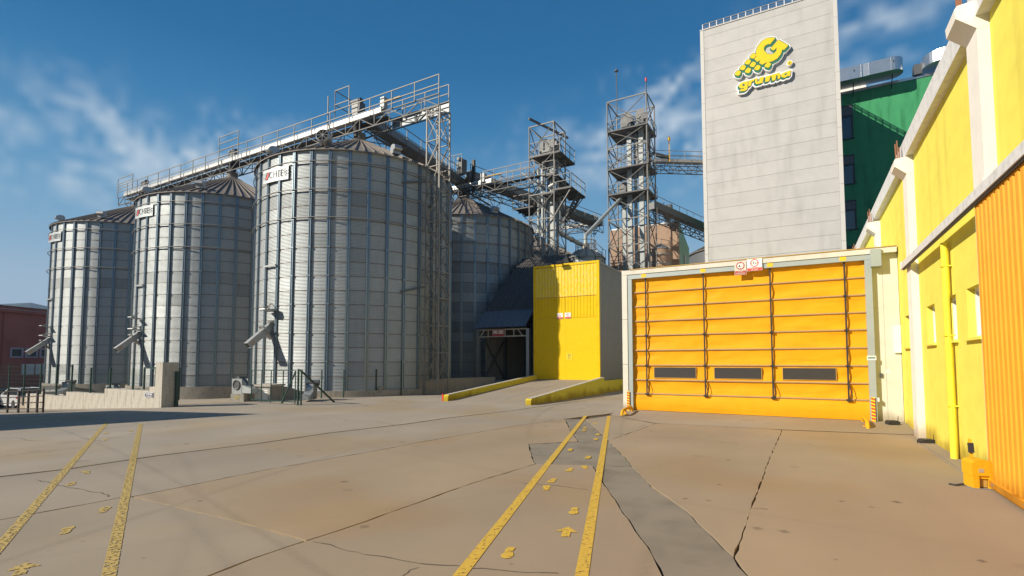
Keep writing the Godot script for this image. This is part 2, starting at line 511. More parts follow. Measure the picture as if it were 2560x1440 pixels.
func sky_image() -> Image:
	var f := FastNoiseLite.new()
	f.seed = 12
	f.noise_type = FastNoiseLite.TYPE_SIMPLEX_SMOOTH
	f.frequency = 1.0
	f.fractal_octaves = 5
	f.fractal_gain = 0.56
	var f2 := FastNoiseLite.new()
	f2.seed = 40
	f2.noise_type = FastNoiseLite.TYPE_SIMPLEX_SMOOTH
	f2.frequency = 1.0
	f2.fractal_octaves = 2
	# cloud fields: azimuth (degrees right of -z), elevation, half widths, tilt, strength
	var fields := [[-68, 18.4, 6.5, 1.9, 0.35, 0.95], [-74, 10.5, 7, 3.4, 0.0, 1.25], [-78, 6.5, 10, 4, 0.0, 1.25], [-62, 19.3, 8, 2.4, 0.3, 0.65], [-57, 22.3, 3.6, 1.9, 0.6, 0.7], [-52, 25.4, 4.2, 1.9, 0.5, 0.62],
		[-25, 24.0, 11, 4.2, 0.3, 1.25], [-16, 27.0, 8, 4.0, 0.4, 1.1], [-13, 21, 7, 6, 0.0, 0.75], [-28, 19.5, 8, 4.5, 0.0, 0.8], [-25, 33.3, 3.4, 0.9, 0.2, 0.85], [-32, 31.4, 2.2, 0.9, -0.5, 0.4], [-45, 29, 4, 1.8, 0.4, 0.3], [7, 30, 6, 4.5, 0.3, 0.3], [-36, 27.5, 5, 2, 0.4, 0.35],
		[60, 22, 20, 6, 0.2, 0.9], [120, 18, 22, 6, 0.0, 0.8], [175, 26, 22, 6, 0.3, 0.9], [-130, 20, 22, 6, 0.1, 0.8], [100, 45, 18, 6, 0.2, 0.5], [-120, 50, 18, 6, 0.3, 0.5]]
	var els := [-90.0, -4.0, 0.0, 8.0, 14.0, 19.0, 25.0, 31.0, 45.0, 90.0]
	var cols := [Vector3(0.26, 0.22, 0.18), Vector3(0.26, 0.22, 0.18), Vector3(0.50, 0.59, 0.65), Vector3(0.37, 0.505, 0.625), Vector3(0.20, 0.395, 0.585), Vector3(0.118, 0.31, 0.525), Vector3(0.044, 0.208, 0.430), Vector3(0.022, 0.150, 0.350), Vector3(0.013, 0.10, 0.26), Vector3(0.010, 0.07, 0.19)]
	var white := Vector3(0.58, 0.68, 0.77)
	# the clear gradient, with soft clouds behind the camera, coarse
	var w := 512
	var h := 256
	var data := PackedFloat32Array()
	data.resize(w * h * 3)
	var i := 0
	for y in h:
		var el := 90.0 - (y + 0.5) * 180.0 / h
		for x in w:
			var az := (x + 0.5) * 360.0 / w - 180.0
			var ee := el
			if el > 0.0:   # the side away from the sun is deeper
				ee = el + 2.5 * (0.5 + 0.5 * cos(deg_to_rad(az - 20.0))) * minf(el / 10.0, 1.0)
			var k := 0
			while k < els.size() - 2 and ee > els[k + 1]:
				k += 1
			var c: Vector3 = cols[k].lerp(cols[k + 1], clampf((ee - els[k]) / (els[k + 1] - els[k]), 0, 1))
			if el > 2.0 and el < 70.0 and (az < -92.0 or az > 32.0):
				var cover := cloud_cover(az, el, fields)
				if cover > 0.05:
					c = c.lerp(white, cirrus(az, sin(deg_to_rad(el)), f, f2, cover) * 0.88)
			data[i] = c.x * SKY
			data[i + 1] = c.y * SKY
			data[i + 2] = c.z * SKY
			i += 3
	var im := Image.create_from_data(w, h, false, Image.FORMAT_RGBF, data.to_byte_array())
	w = 3072
	h = 1536
	im.resize(w, h, Image.INTERPOLATE_BILINEAR)
	data = im.get_data().to_float32_array()
	# fine cirrus over the yard
	for y in range(int(h * 42.0 / 180.0), int(h * 88.0 / 180.0)):
		var el := 90.0 - (y + 0.5) * 180.0 / h
		var s := sin(deg_to_rad(el))
		for x in range(int(w * 88.0 / 360.0), int(w * 212.0 / 360.0)):
			var az := (x + 0.5) * 360.0 / w - 180.0
			var cover := cloud_cover(az, el, fields)
			if cover < 0.05:
				continue
			var d := cirrus(az, s, f, f2, cover) * 0.88
			var j := (y * w + x) * 3
			data[j] = lerpf(data[j], white.x * SKY, d)
			data[j + 1] = lerpf(data[j + 1], white.y * SKY, d)
			data[j + 2] = lerpf(data[j + 2], white.z * SKY, d)
	return Image.create_from_data(w, h, false, Image.FORMAT_RGBF, data.to_byte_array())


func _ready() -> void:
	rng.seed = 7
	ubox = BoxMesh.new()
	ucyl = CylinderMesh.new()
	ucyl.top_radius = 0.5
	ucyl.bottom_radius = 0.5
	ucyl.height = 1.0
	ucyl.radial_segments = 14
	ucyl.rings = 1
	# camera: a lens shifted downwards, tilted up a little
	var cam := Camera3D.new()
	cam.name = "camera"
	add_child(cam)
	cam.position = Vector3(0, 1.65, 0)
	cam.rotation = Vector3(atan(73.0 / 1272.0), deg_to_rad(29.65), 0)
	cam.projection = Camera3D.PROJECTION_FRUSTUM
	cam.near = 0.1
	cam.far = 6000.0
	cam.size = 0.1 * 1440.0 / 1272.0
	cam.frustum_offset = Vector2(0, 0.1 * 113.0 / 1272.0)
	cam.current = true
	# sky and air
	var env := Environment.new()
	env.background_mode = Environment.BG_SKY
	var sm := PanoramaSkyMaterial.new()
	sm.panorama = ImageTexture.create_from_image(sky_image())
	var sky := Sky.new()
	sky.sky_material = sm
	env.sky = sky
	env.tonemap_mode = Environment.TONE_MAPPER_LINEAR
	env.tonemap_exposure = EXPOSURE
	env.sdfgi_enabled = true
	env.ssao_enabled = true
	env.ssil_enabled = true
	env.fog_enabled = true
	env.fog_density = 0.00028
	env.fog_light_color = Color(0.55, 0.68, 0.84)
	var we := WorldEnvironment.new()
	we.name = "world"
	we.environment = env
	add_child(we)
	# sun
	var sun := DirectionalLight3D.new()
	sun.name = "sun"
	sun.light_energy = 1.55
	sun.light_color = Color(1.0, 0.955, 0.88)
	sun.light_angular_distance = 0.5
	sun.shadow_enabled = true
	sun.basis = Basis.looking_at(-to_sun, Vector3.UP)
	add_child(sun)
	materials()
	ground()
	markings()
	hills()
	silos()
	bridges()
	elevator_towers()
	back_buildings()
	white_tower()
	green_block()
	right_wall()
	door_building()
	yellow_shed()
	dark_house()
	left_side()
	silo_yard()
	small_things()


# ---------------------------------------------------------------- ground
func g_at(x: float) -> float:   # the yard falls away to the left
	if x > -20.3:
		return 0.0
	if x > -33.0:
		return (x + 20.3) * 0.0504
	if x > -47.0:
		return -0.64 + (x + 33.0) * 0.0593
	if x > -60.0:
		return -1.47 + (x + 47.0) * 0.0215
	return -1.75


func flat_xf(y: float) -> Transform3D:
	return Transform3D(Basis(Vector3(1, 0, 0), Vector3(0, 0, -1), Vector3(0, 1, 0)), Vector3(0, y, 0))


func ragged(pts: Array, inset: float, amp: float) -> PackedVector2Array:
	var out := PackedVector2Array()
	for i in pts.size():
		var a := Vector2(pts[i][0], -pts[i][1])
		var b := Vector2(pts[(i + 1) % pts.size()][0], -pts[(i + 1) % pts.size()][1])
		var steps := clampi(int(a.distance_to(b) / 0.16), 1, 40)
		var nn := (b - a).orthogonal().normalized()
		for k in steps:
			var p := a.lerp(b, float(k) / steps)
			if k > 0:
				p += nn * rng.randf_range(-amp, amp)
			out.append(p)
	var ins := Geometry2D.offset_polygon(out, -inset)
	return ins[0] if ins.size() > 0 else out


func slab(called: String, pts: Array, m: String, parent: Node3D, inset := 0.012, amp := 0.012, top := 0.0) -> void:
	var b := MB.new()
	b.prism(ragged(pts, inset, amp), 0.045, flat_xf(top - 0.045))
	put(called, b.done(), M[m], parent)


func strip_quad(b: MB, x0: float, x1: float, z0: float, z1: float, y0: float, y1: float) -> void:
	b.quad(Vector3(x0, y0, z1), Vector3(x1, y1, z1), Vector3(x1, y1, z0), Vector3(x0, y0, z0))


func ground() -> void:
	var yard := Node3D.new()
	yard.name = "yard_ground"
	add_child(yard)
	yard.set_meta("kind", "structure")
	# the bed below the pours, seen in the joints
	var b := MB.new()
	strip_quad(b, -20.3, 60, -400, 60, -0.036, -0.036)
	strip_quad(b, -33, -20.3, -400, 60, -0.69, -0.036)
	strip_quad(b, -400, -33, -400, 60, -1.85, -1.85)
	put("joint_bed", b.done(), M["dirt"], yard)
	# the far pour with the fall to the left
	b = MB.new()
	var AA := [[-10.1, -2.82], [-9.9, -3.58], [-9.93, -3.96], [-9.94, -4.85], [-9.66, -6.58], [-9.65, -8.34], [-9.22, -10.65], [-9.17, -12.25], [-8.62, -15.56], [-8.6, -16.65], [-8.41, -18.62]]
	var poly := PackedVector2Array([Vector2(-20.3, -24), Vector2(-10.45, -24)])
	poly.append(Vector2(-10.22, -0.5))
	for q in AA:
		poly.append(Vector2(q[0] - 0.075 + rng.randf_range(-0.02, 0.02), -q[1]))
	poly.append_array(PackedVector2Array([Vector2(-8.35, 21), Vector2(-8.35, 120), Vector2(-20.3, 120)]))
	b.prism(poly, 0.045, flat_xf(-0.045))
	strip_quad(b, -33, -20.3, -10.1, 60, -0.64, 0)
	strip_quad(b, -47, -43, -14.9, 60, -1.47, -1.233)
	strip_quad(b, -43, -33, -12.6, 60, -1.233, -0.64)
	strip_quad(b, -60, -47, -14.9, 60, -1.75, -1.47)
	strip_quad(b, -160, -60, -14.9, 60, -1.75, -1.75)
	strip_quad(b, -30.6, -20.3, -120, -10.1, -0.52, 0)
	strip_quad(b, -33, -30.6, -120, -10.1, -0.52, -0.52)
	strip_quad(b, -160, -43, -120, -14.9, -0.52, -0.52)
	strip_quad(b, -43, -33, -120, -12.6, -0.52, -0.52)
	b.quad(Vector3(-160, -1.8, -14.9), Vector3(-43, -1.8, -14.9), Vector3(-43, -0.52, -14.9), Vector3(-160, -0.52, -14.9))
	b.quad(Vector3(-43, -1.8, -12.6), Vector3(-33, -1.8, -12.6), Vector3(-33, -0.52, -12.6), Vector3(-43, -0.52, -12.6))
	b.quad(Vector3(-43, -1.8, -14.9), Vector3(-43, -1.8, -12.6), Vector3(-43, -0.52, -12.6), Vector3(-43, -0.52, -14.9))
	b.quad(Vector3(-33, -1.8, -12.6), Vector3(-33, -1.8, -10.1), Vector3(-33, -0.52, -10.1), Vector3(-33, -0.52, -12.6))
	put("concrete_slab", b.done(), M["yard_2"], yard)
	var A2 := AA.duplicate()
	var BB := [[-7.36, -2.07], [-7.29, -3], [-7.3, -3.13], [-7.22, -3.22], [-7.2, -3.77], [-7.22, -4.93], [-6.97, -7.21], [-6.93, -8.3], [-6.79, -9.57], [-6.49, -11.71], [-6.09, -13.83]]
	var CC := [[-4.04, -2.35], [-4.07, -2.72], [-4.04, -3.24], [-4, -3.76], [-3.99, -4.45], [-3.97, -5.82], [-3.88, -6.82], [-3.82, -7.51]]
	var C2 := [[-7.22, -3.22], [-6.18, -3.25], [-4.61, -3.27], [-4.04, -3.24]]
	var TL := [[-2.96, -7.82], [-2.44, -6.82], [-1.91, -5.86], [-1.56, -5.22], [-1.25, -4.67], [-0.98, -4.09]]
	var TR := [[-2.41, -8.09], [-1.71, -6.8], [-1.18, -6.01], [-0.9, -5.45], [-0.55, -4.8], [-0.4, -4.42]]
	var PL := [[-6.09, -13.83], [-4.74, -11.18], [-4.11, -10.01], [-4.86, -9.22], [-4.1, -7.91], [-3.82, -7.51]]
	var PR := [[-5.54, -14.02], [-4.29, -11.75], [-3.6, -10.42], [-3.17, -9.63], [-2.69, -8.71], [-2.41, -8.09]]
	var DD := [[-0.47, -14.18], [-0.53, -9.95], [-0.54, -8.33], [-0.55, -6.55], [-0.54, -5.32], [-0.55, -4.78]]
	var rev := func(a: Array) -> Array:
		var r := a.duplicate()
		r.reverse()
		return r
	slab("concrete_slab", [[-10.4, 24], [-10.18, -0.5]] + A2 + [[-8.3, -21], [-8.3, -60], [-5.3, -60], [-5.3, -16.4]] + rev.call(BB) + [[-7.6, 24]], "yard_0", yard)
	slab("concrete_slab", [[-7.58, 24]] + BB.slice(0, 4) + C2.slice(1) + rev.call(CC.slice(0, 2)) + [[-4.2, 24]], "yard_4", yard)
	slab("concrete_slab", BB.slice(3, 10) + PL + rev.call(CC.slice(2, 7)) + rev.call(C2.slice(0, 3)), "yard_3", yard)
	slab("concrete_slab", [[-4.2, 24]] + CC.slice(0, 7) + [[-3.82, -7.51]] + TL + [[-0.45, -2.8], [0.6, 1.5], [1.0, 24]], "yard_1", yard)
	slab("asphalt_strip", TL + [[-0.45, -2.8], [0.6, 1.5], [1.0, 24], [1.9, 24], [1.3, 1.0], [0.3, -3.2]] + rev.call(TR), "asphalt_strip", yard, 0.012, 0.02, -0.008)
	slab("asphalt_strip", [[-6.09, -13.83], [-4.74, -11.18], [-4.11, -10.01], [-4.86, -9.22], [-4.1, -7.91], [-3.82, -7.51], [-2.96, -7.82]] + rev.call(PR), "asphalt_strip", yard, 0.012, 0.02, -0.006)
	slab("concrete_slab", [[-3.6, -10.42], [-3.48, -13.97], [-2.11, -14.39], [-0.47, -14.18]] + DD.slice(1) + rev.call(TR.slice(0, 4)) + [[-2.69, -8.71], [-3.17, -9.63]], "yard_1", yard, 0.006, 0.012)
	slab("concrete_slab", [[-0.47, -14.18], [2.31, -14.7], [2.31, 24], [1.92, 24], [1.32, 1.0], [0.32, -3.2], [-0.4, -4.42], [-0.55, -4.8]] + rev.call(DD.slice(1, 5)), "yard_3", yard, 0.006, 0.012)
	slab("concrete_slab", [[-5.54, -14.02], [-5.2, -15.4], [-3.48, -13.97], [-3.6, -10.42], [-4.29, -11.75]], "yard_4", yard)
	# the sloping apron in front of the folding door
	b = MB.new()
	b.quad(Vector3(-5.3, 0.0, -15.5), Vector3(-3.48, 0.004, -14.0), Vector3(1.9, 0.1, -16.75), Vector3(-5.3, 0.1, -16.75))
	b.quad(Vector3(-3.48, 0.004, -14.0), Vector3(-2.11, 0.004, -14.41), Vector3(-0.48, 0.004, -14.23), Vector3(1.9, 0.1, -16.75))
	b.flat(Vector3(-0.48, 0.004, -14.23), Vector3(2.29, 0.004, -14.73), Vector3(1.9, 0.1, -16.75))
	b.flat(Vector3(2.29, 0.004, -14.73), Vector3(2.29, 0.1, -16.75), Vector3(1.9, 0.1, -16.75))
	put("door_apron", b.done(), M["yard_0"], yard)
	# a narrow drain kerb along the yellow wall
	b = MB.new()
	b.box(Vector3(2.02, -0.02, -13.9), Vector3(2.05, 0.012, -9.3))
	b.box(Vector3(2.06, -0.02, -13.9), Vector3(2.285, 0.022, -9.3))
	put("wall_edge_strip", b.done(), M["yard_0"], yard)
	hairlines(yard)


func hairlines(parent: Node3D) -> void:   # shrinkage cracks too fine to be joints
	var runs := [[[-15.29, -4.23], [-14.9, -4.44], [-14.41, -4.39], [-14.05, -4.44], [-14.00, -4.79], [-13.84, -5.12], [-13.15, -5.11], [-12.51, -5.10]],
		[[-12.23, -3.40], [-12.33, -3.72], [-12.22, -4.02], [-12.26, -4.32], [-12.03, -4.71]], [[-15.14, -5.91], [-15.25, -6.29], [-15.14, -6.83]], [[-9.40, -3.00], [-8.53, -3.03], [-7.77, -3.11], [-7.34, -3.08]],
		[[-3.97, -3.27], [-3.49, -3.26], [-2.95, -3.31], [-2.77, -3.34], [-2.37, -3.48], [-2.03, -3.57], [-1.83, -3.68], [-1.57, -3.75]], [[-2.72, -3.10], [-2.75, -3.21], [-2.74, -3.36]], [[-0.55, -6.45], [-0.46, -6.46], [-0.28, -6.53]],
		[[-3.53, -6.20], [-3.24, -6.24], [-2.86, -6.32], [-2.37, -6.30]], [[-19.77, -7.06], [-18.72, -6.92], [-18.02, -6.97], [-17.41, -7.10], [-16.30, -7.09], [-15.27, -6.99]], [[-9.3, -10.2], [-10.4, -10.6], [-11.2, -10.4], [-12.6, -10.9]], [[-4.1, -11.6], [-3.0, -11.4], [-2.2, -11.6], [-1.1, -11.3]]]
	for r in runs:
		var b := MB.new()
		var pts := []
		for i in r.size() - 1:
			var a := Vector2(r[i][0], r[i][1])
			var c := Vector2(r[i + 1][0], r[i + 1][1])
			var n := maxi(2, int(a.distance_to(c) / 0.09))
			for k in n:
				pts.append(a.lerp(c, float(k) / n) + Vector2(rng.randf_range(-0.018, 0.018), rng.randf_range(-0.018, 0.018)))
		for i in pts.size() - 1:
			var d: Vector2 = (pts[i + 1] - pts[i]).normalized().orthogonal() * rng.randf_range(0.002, 0.008)
			var up := Vector3.UP
			var q := [Vector3(pts[i].x - d.x, 0.003, pts[i].y - d.y), Vector3(pts[i].x + d.x, 0.003, pts[i].y + d.y), Vector3(pts[i + 1].x + d.x, 0.003, pts[i + 1].y + d.y), Vector3(pts[i + 1].x - d.x, 0.003, pts[i + 1].y - d.y)]
			b.squad(q[0], q[1], q[2], q[3], up, up, up, up)
		put("hairline_crack", b.done(), M["hairline"], parent)


func ribbon(a: Vector2, c: Vector2, w: float, y: float) -> ArrayMesh:
	var b := MB.new()
	var d := (c - a).normalized().orthogonal() * w * 0.5
	b.quad(Vector3(a.x - d.x, y, a.y - d.y), Vector3(a.x + d.x, y, a.y + d.y), Vector3(c.x + d.x, y, c.y + d.y), Vector3(c.x - d.x, y, c.y - d.y))
	if b.n[0].y < 0:
		var r := MB.new()
		r.quad(Vector3(c.x - d.x, y, c.y - d.y), Vector3(c.x + d.x, y, c.y + d.y), Vector3(a.x + d.x, y, a.y + d.y), Vector3(a.x - d.x, y, a.y - d.y))
		return r.done()
	return b.done()


func markings() -> void:
	var k := Node3D.new()
	k.name = "road_markings"
	add_child(k)
	k.set_meta("kind", "structure")
	put("painted_line", ribbon(Vector2(-5.86, -14.9), Vector2(-1.35, 0.0), 0.105, 0.0045), M["line_paint"], k)
	put("painted_line", ribbon(Vector2(-5.23, -15.25), Vector2(-0.30, 0.04), 0.105, 0.0045), M["line_paint"], k)
	put("painted_line", ribbon(Vector2(-16.8, -6.82), Vector2(-4.3, -0.82), 0.095, 0.0045), M["worn_line_paint"], k)
	put("painted_line", ribbon(Vector2(-15.5, -7.05), Vector2(-2.6, -0.97), 0.095, 0.0045), M["worn_line_paint"], k)
	put("painted_line", ribbon(Vector2(-9.2, -16.6), Vector2(-5.6, -16.1), 0.08, 0.0045), M["worn_line_paint"], k)
	var sole := PackedVector2Array([Vector2(-0.035, -0.13), Vector2(0.03, -0.13), Vector2(0.045, -0.06), Vector2(0.035, 0.0), Vector2(0.055, 0.07), Vector2(0.04, 0.125), Vector2(0.0, 0.14), Vector2(-0.045, 0.12), Vector2(-0.055, 0.05), Vector2(-0.03, -0.03)])
	var arrow := PackedVector2Array([Vector2(-0.04, -0.15), Vector2(0.04, -0.15), Vector2(0.04, 0.0), Vector2(0.11, 0.0), Vector2(0.0, 0.15), Vector2(-0.11, 0.0), Vector2(-0.04, 0.0)])
	var spots := [[-3.85, -8.98, 0], [-3.28, -8.44, 0], [-3.15, -7.33, 0], [-3.02, -7.62, 0], [-3.08, -6.55, 0], [-2.97, -6.13, 0], [-2.25, -5.35, 0], [-2.04, -4.66, 1], [-2.26, -3.91, 0], [-4.8, -12.15, 0], [-4.65, -11.71, 0], [-4.11, -11.19, 0], [-3.9, -10.48, 0], [-4.91, -13.15, 0],
		[-9.4, -3.57, 2], [-8.68, -3.14, 2], [-6.84, -2.78, 2], [-6.33, -2.27, 2], [-5.47, -1.69, 3], [-14.1, -5.7, 2], [-12.95, -5.23, 2], [-14.11, -6.21, 2]]
	var meshes := []
	for s in [sole, arrow]:
		var b := MB.new()
		var idx := Geometry2D.triangulate_polygon(s)
		for i in range(0, idx.size(), 3):
			var q := [s[idx[i]], s[idx[i + 1]], s[idx[i + 2]]]
			var up := Vector3(0, 0, 1)
			b.tri(Vector3(q[0].x, q[0].y, 0.003), Vector3(q[1].x, q[1].y, 0.003), Vector3(q[2].x, q[2].y, 0.003), up, up, up)
		meshes.append(b.done())
	for s in spots:
		var ang := -0.3 if s[2] < 2 else -1.12
		if s[2] % 2 == 0:
			ang += rng.randf_range(-0.2, 0.2) + (PI if rng.randf() < 0.3 else 0.0)
		var xf := Transform3D(Basis(Vector3.UP, -ang) * flat_xf(0).basis, Vector3(s[0], 0.002, s[1]))
		put("painted_arrow" if s[2] % 2 == 1 else "painted_footprint", meshes[s[2] % 2], M["line_paint" if s[2] < 2 else "worn_line_paint"], k, xf)


func hills() -> void:
	var f := FastNoiseLite.new()
	f.seed = 3
	f.frequency = 0.0035
	f.fractal_octaves = 4
	var b := MB.new()
	var px := []
	for i in 90:
		var a := deg_to_rad(-150.0 + i * 2.4)
		var row := []
		for j in 7:
			var d := 900.0 + j * 130.0
			var ridge := sin(PI * minf(j / 5.0, 1.0) * 0.5)
			var p := Vector3(sin(a) * d, 0, -cos(a) * d)
			var hh := (118.0 + 34.0 * f.get_noise_2d(p.x, p.z) + 10.0 * f.get_noise_2d(p.x * 6.0, p.z * 6.0)) * ridge
			p.y = hh - 4.0
			row.append(p)
		px.append(row)
	for i in 89:
		for j in 6:
			b.quad(px[i][j], px[i + 1][j], px[i + 1][j + 1], px[i][j + 1])
	var o := put("hills", b.done(), M["hill_green"], self)
	o.set_meta("kind", "structure")
	b = MB.new()
	b.quad(Vector3(-3500, -2.0, 3500), Vector3(3500, -2.0, 3500), Vector3(3500, -2.0, -3500), Vector3(-3500, -2.0, -3500))
	o = put("land", b.done(), M["hill_green"], self)
	o.set_meta("kind", "structure")


# ---------------------------------------------------------------- silos
const COLS := 37
const SILO_R := 5.43
const RING_H := 0.691
const SILO_BASE := 0.30
var silo_mesh := {}


func polar(r: float, deg: float, y: float) -> Vector3:   # measured from +z towards +x
	return Vector3(sin(deg_to_rad(deg)) * r, y, cos(deg_to_rad(deg)) * r)


func at_angle(deg: float, y := 0.0) -> Transform3D:   # z points outwards
	return Transform3D(Basis(Vector3.UP, deg_to_rad(deg)), Vector3(0, y, 0))


func silo_shapes() -> void:
	var da := TAU / COLS
	for kind in 1:   # corrugated wall sheet
		var b := MB.new()
		var per := 4
		var rows := 10 * per
		var hh := RING_H - 0.010
		for i in rows:
			for j in 2:
				var q := []
				for e in [[i, j], [i, j + 1], [i + 1, j + 1], [i + 1, j]]:
					var y: float = hh * e[0] / rows
					var ph := TAU * 10.0 * y / hh
					var t: float = (e[1] / 2.0 - 0.5) * da * 0.985
					var r := SILO_R + 0.0075 * cos(ph)
					var slope := 0.0075 * TAU * 10.0 / hh * sin(ph)
					var d := Vector3(sin(t), 0, cos(t))
					q.append([d * r + Vector3.UP * y, (d + Vector3.UP * slope).normalized()])
				b.squad(q[0][0], q[1][0], q[2][0], q[3][0], q[0][1], q[1][1], q[2][1], q[3][1])
		silo_mesh["sheet"] = b.done()
	# stiffener: a folded hat section with joint clamps, standing on the seam between two columns
	var b := MB.new()
	var prof := [Vector2(-0.095, 0.014), Vector2(-0.072, 0.014), Vector2(-0.062, 0.075), Vector2(-0.026, 0.075), Vector2(-0.018, 0.03), Vector2(0.018, 0.03), Vector2(0.026, 0.075), Vector2(0.062, 0.075), Vector2(0.072, 0.014), Vector2(0.095, 0.014)]
	b.profile(prof, RING_H * 17, Transform3D(Basis.IDENTITY, Vector3(0, SILO_BASE, SILO_R)))
	for k in range(1, 17):
		if k % 2 == 0:
			b.box(Vector3(-0.088, SILO_BASE + k * RING_H - 0.035, SILO_R + 0.02), Vector3(0.088, SILO_BASE + k * RING_H + 0.035, SILO_R + 0.092))
	b.box(Vector3(-0.12, SILO_BASE, SILO_R), Vector3(0.12, SILO_BASE + 0.02, SILO_R + 0.14))
	silo_mesh["stiffener"] = b.done()
	b = MB.new()
	for k in range(1, 17):
		b.box(Vector3(-0.41, SILO_BASE + k * RING_H - 0.026, SILO_R - 0.012), Vector3(0.41, SILO_BASE + k * RING_H + 0.002, SILO_R + 0.009))
	silo_mesh["seam"] = b.done()
	# roof sheet with its standing rib
	b = MB.new()
	var dr := TAU / 74.0
	var r0 := 0.62
	var r1 := SILO_R + 0.13
	var y0 := 14.62
	var y1 := SILO_BASE + RING_H * 17 - 0.02
	var t0 := -dr / 2
	var t1 := dr / 2
	var pa := Vector3(sin(t0) * r1, y1, cos(t0) * r1)
	var pb := Vector3(sin(t1) * r1, y1, cos(t1) * r1)
	var pc := Vector3(sin(t1) * r0, y0, cos(t1) * r0)
	var pd := Vector3(sin(t0) * r0, y0, cos(t0) * r0)
	b.quad(pa, pb, pc, pd)
	b.quad(pa + Vector3(0, -0.05, 0), pb + Vector3(0, -0.05, 0), pb, pa)
	b.bar(pb + Vector3(0, 0.03, 0), pc + Vector3(0, 0.03, 0), 0.045, 0.09)
	silo_mesh["roof_sheet"] = b.done()
	b = MB.new()
	b.lathe([Vector2(0.70, 14.56), Vector2(0.70, 14.70), Vector2(0.35, 14.86), Vector2(0.35, 15.25), Vector2(0.0, 15.25)], 28)
	silo_mesh["cap"] = b.done()
	b = MB.new()
	b.lathe([Vector2(SILO_R - 0.03, SILO_BASE), Vector2(SILO_R - 0.03, y1)], 74)
	b.lathe([Vector2(SILO_R - 0.03, y1), Vector2(0.62, y0 - 0.04)], 74)
	silo_mesh["liner"] = b.done()
	b = MB.new()
	b.lathe([Vector2(SILO_R + 0.16, -1.4), Vector2(SILO_R + 0.16, SILO_BASE - 0.004), Vector2(SILO_R - 0.2, SILO_BASE - 0.004)], 74)
	silo_mesh["plinth"] = b.done()
	b = MB.new()
	var ring := []
	for k in 75:
		ring.append(polar(SILO_R + 0.125, k * 360.0 / 74.0, 0))
	b.tube(ring, 0.026, 6, false)
	silo_mesh["ring"] = b.done()
	# roof vents: a goose-neck hood and a round extractor
	b = MB.new()
	var hood := PackedVector2Array([Vector2(0.0, 0.0), Vector2(0.34, 0.0), Vector2(0.34, 0.16), Vector2(0.50, 0.16), Vector2(0.56, 0.24), Vector2(0.50, 0.38), Vector2(0.34, 0.47), Vector2(0.12, 0.47), Vector2(0.0, 0.36)])
	b.prism(hood, 0.42, Transform3D(Basis(Vector3(0, 0, 1), Vector3.UP, Vector3(-1, 0, 0)), Vector3(0.21, 0, 0)))
	silo_mesh["vent"] = b.done()
	b = MB.new()
	b.lathe([Vector2(0.28, 0.0), Vector2(0.36, 0.05), Vector2(0.36, 0.42), Vector2(0.30, 0.50), Vector2(0.285, 0.48), Vector2(0.30, 0.30)], 22)
	silo_mesh["fan_shroud"] = b.done()
	b = MB.new()
	b.lathe([Vector2(0.0, 0.30), Vector2(0.30, 0.30)], 16)
	silo_mesh["fan_back"] = b.done()


func make_silo(at: Vector3, facing: float, phase: float, label: String, scale_ := 1.0, detailed := true) -> Node3D:
	var s := thing("grain_silo", label, "silo", at, 0, "corrugated steel grain silos")
	s.scale = Vector3.ONE * scale_
	var da := 360.0 / COLS
	put("plinth", silo_mesh["plinth"], M["plinth_concrete"], s)
	put("inner_shell", silo_mesh["liner"], M["liner"], s)
	var k0 := int(round((facing - phase) / da)) - 8
	if detailed:
		var tone := []
		for r in 17:
			tone.append(rng.randi_range(0, 3) if rng.randf() < 0.35 else 0)
		for c in 17:
			for r in 17:
				var t: int = tone[r]
				if rng.randf() < 0.07:
					t = rng.randi_range(0, 3)
				put("wall_sheet", silo_mesh["sheet"], M["galvanised_%d" % t], s, at_angle(phase + (k0 + c + 0.5) * da, SILO_BASE + r * RING_H))
			put("seam_bolts", silo_mesh["seam"], M["bolt_rust"], s, at_angle(phase + (k0 + c + 0.5) * da)).set_meta("kind", "stuff")
		for c in 18:
			put("stiffener", silo_mesh["stiffener"], M["stiffener_steel"], s, at_angle(phase + (k0 + c) * da))
		for y in [11.43, 10.05, 8.66]:
			put("wind_ring", silo_mesh["ring"], M["rail_steel"], s, Transform3D(Basis.IDENTITY, Vector3(0, y, 0)))
	for k in 74:
		put("roof_sheet", silo_mesh["roof_sheet"], M["roof_metal"], s, at_angle(phase + k * 360.0 / 74.0))
	put("roof_cap", silo_mesh["cap"], M["roof_metal"], s)
	return s


func roof_xf(deg: float, r: float) -> Transform3D:   # on the roof, z outwards, level
	var y := 14.62 - (r - 0.62) * (14.62 - 12.03) / (SILO_R + 0.13 - 0.62)
	return Transform3D(Basis(Vector3.UP, deg_to_rad(deg)), polar(r, deg, y - 0.04))


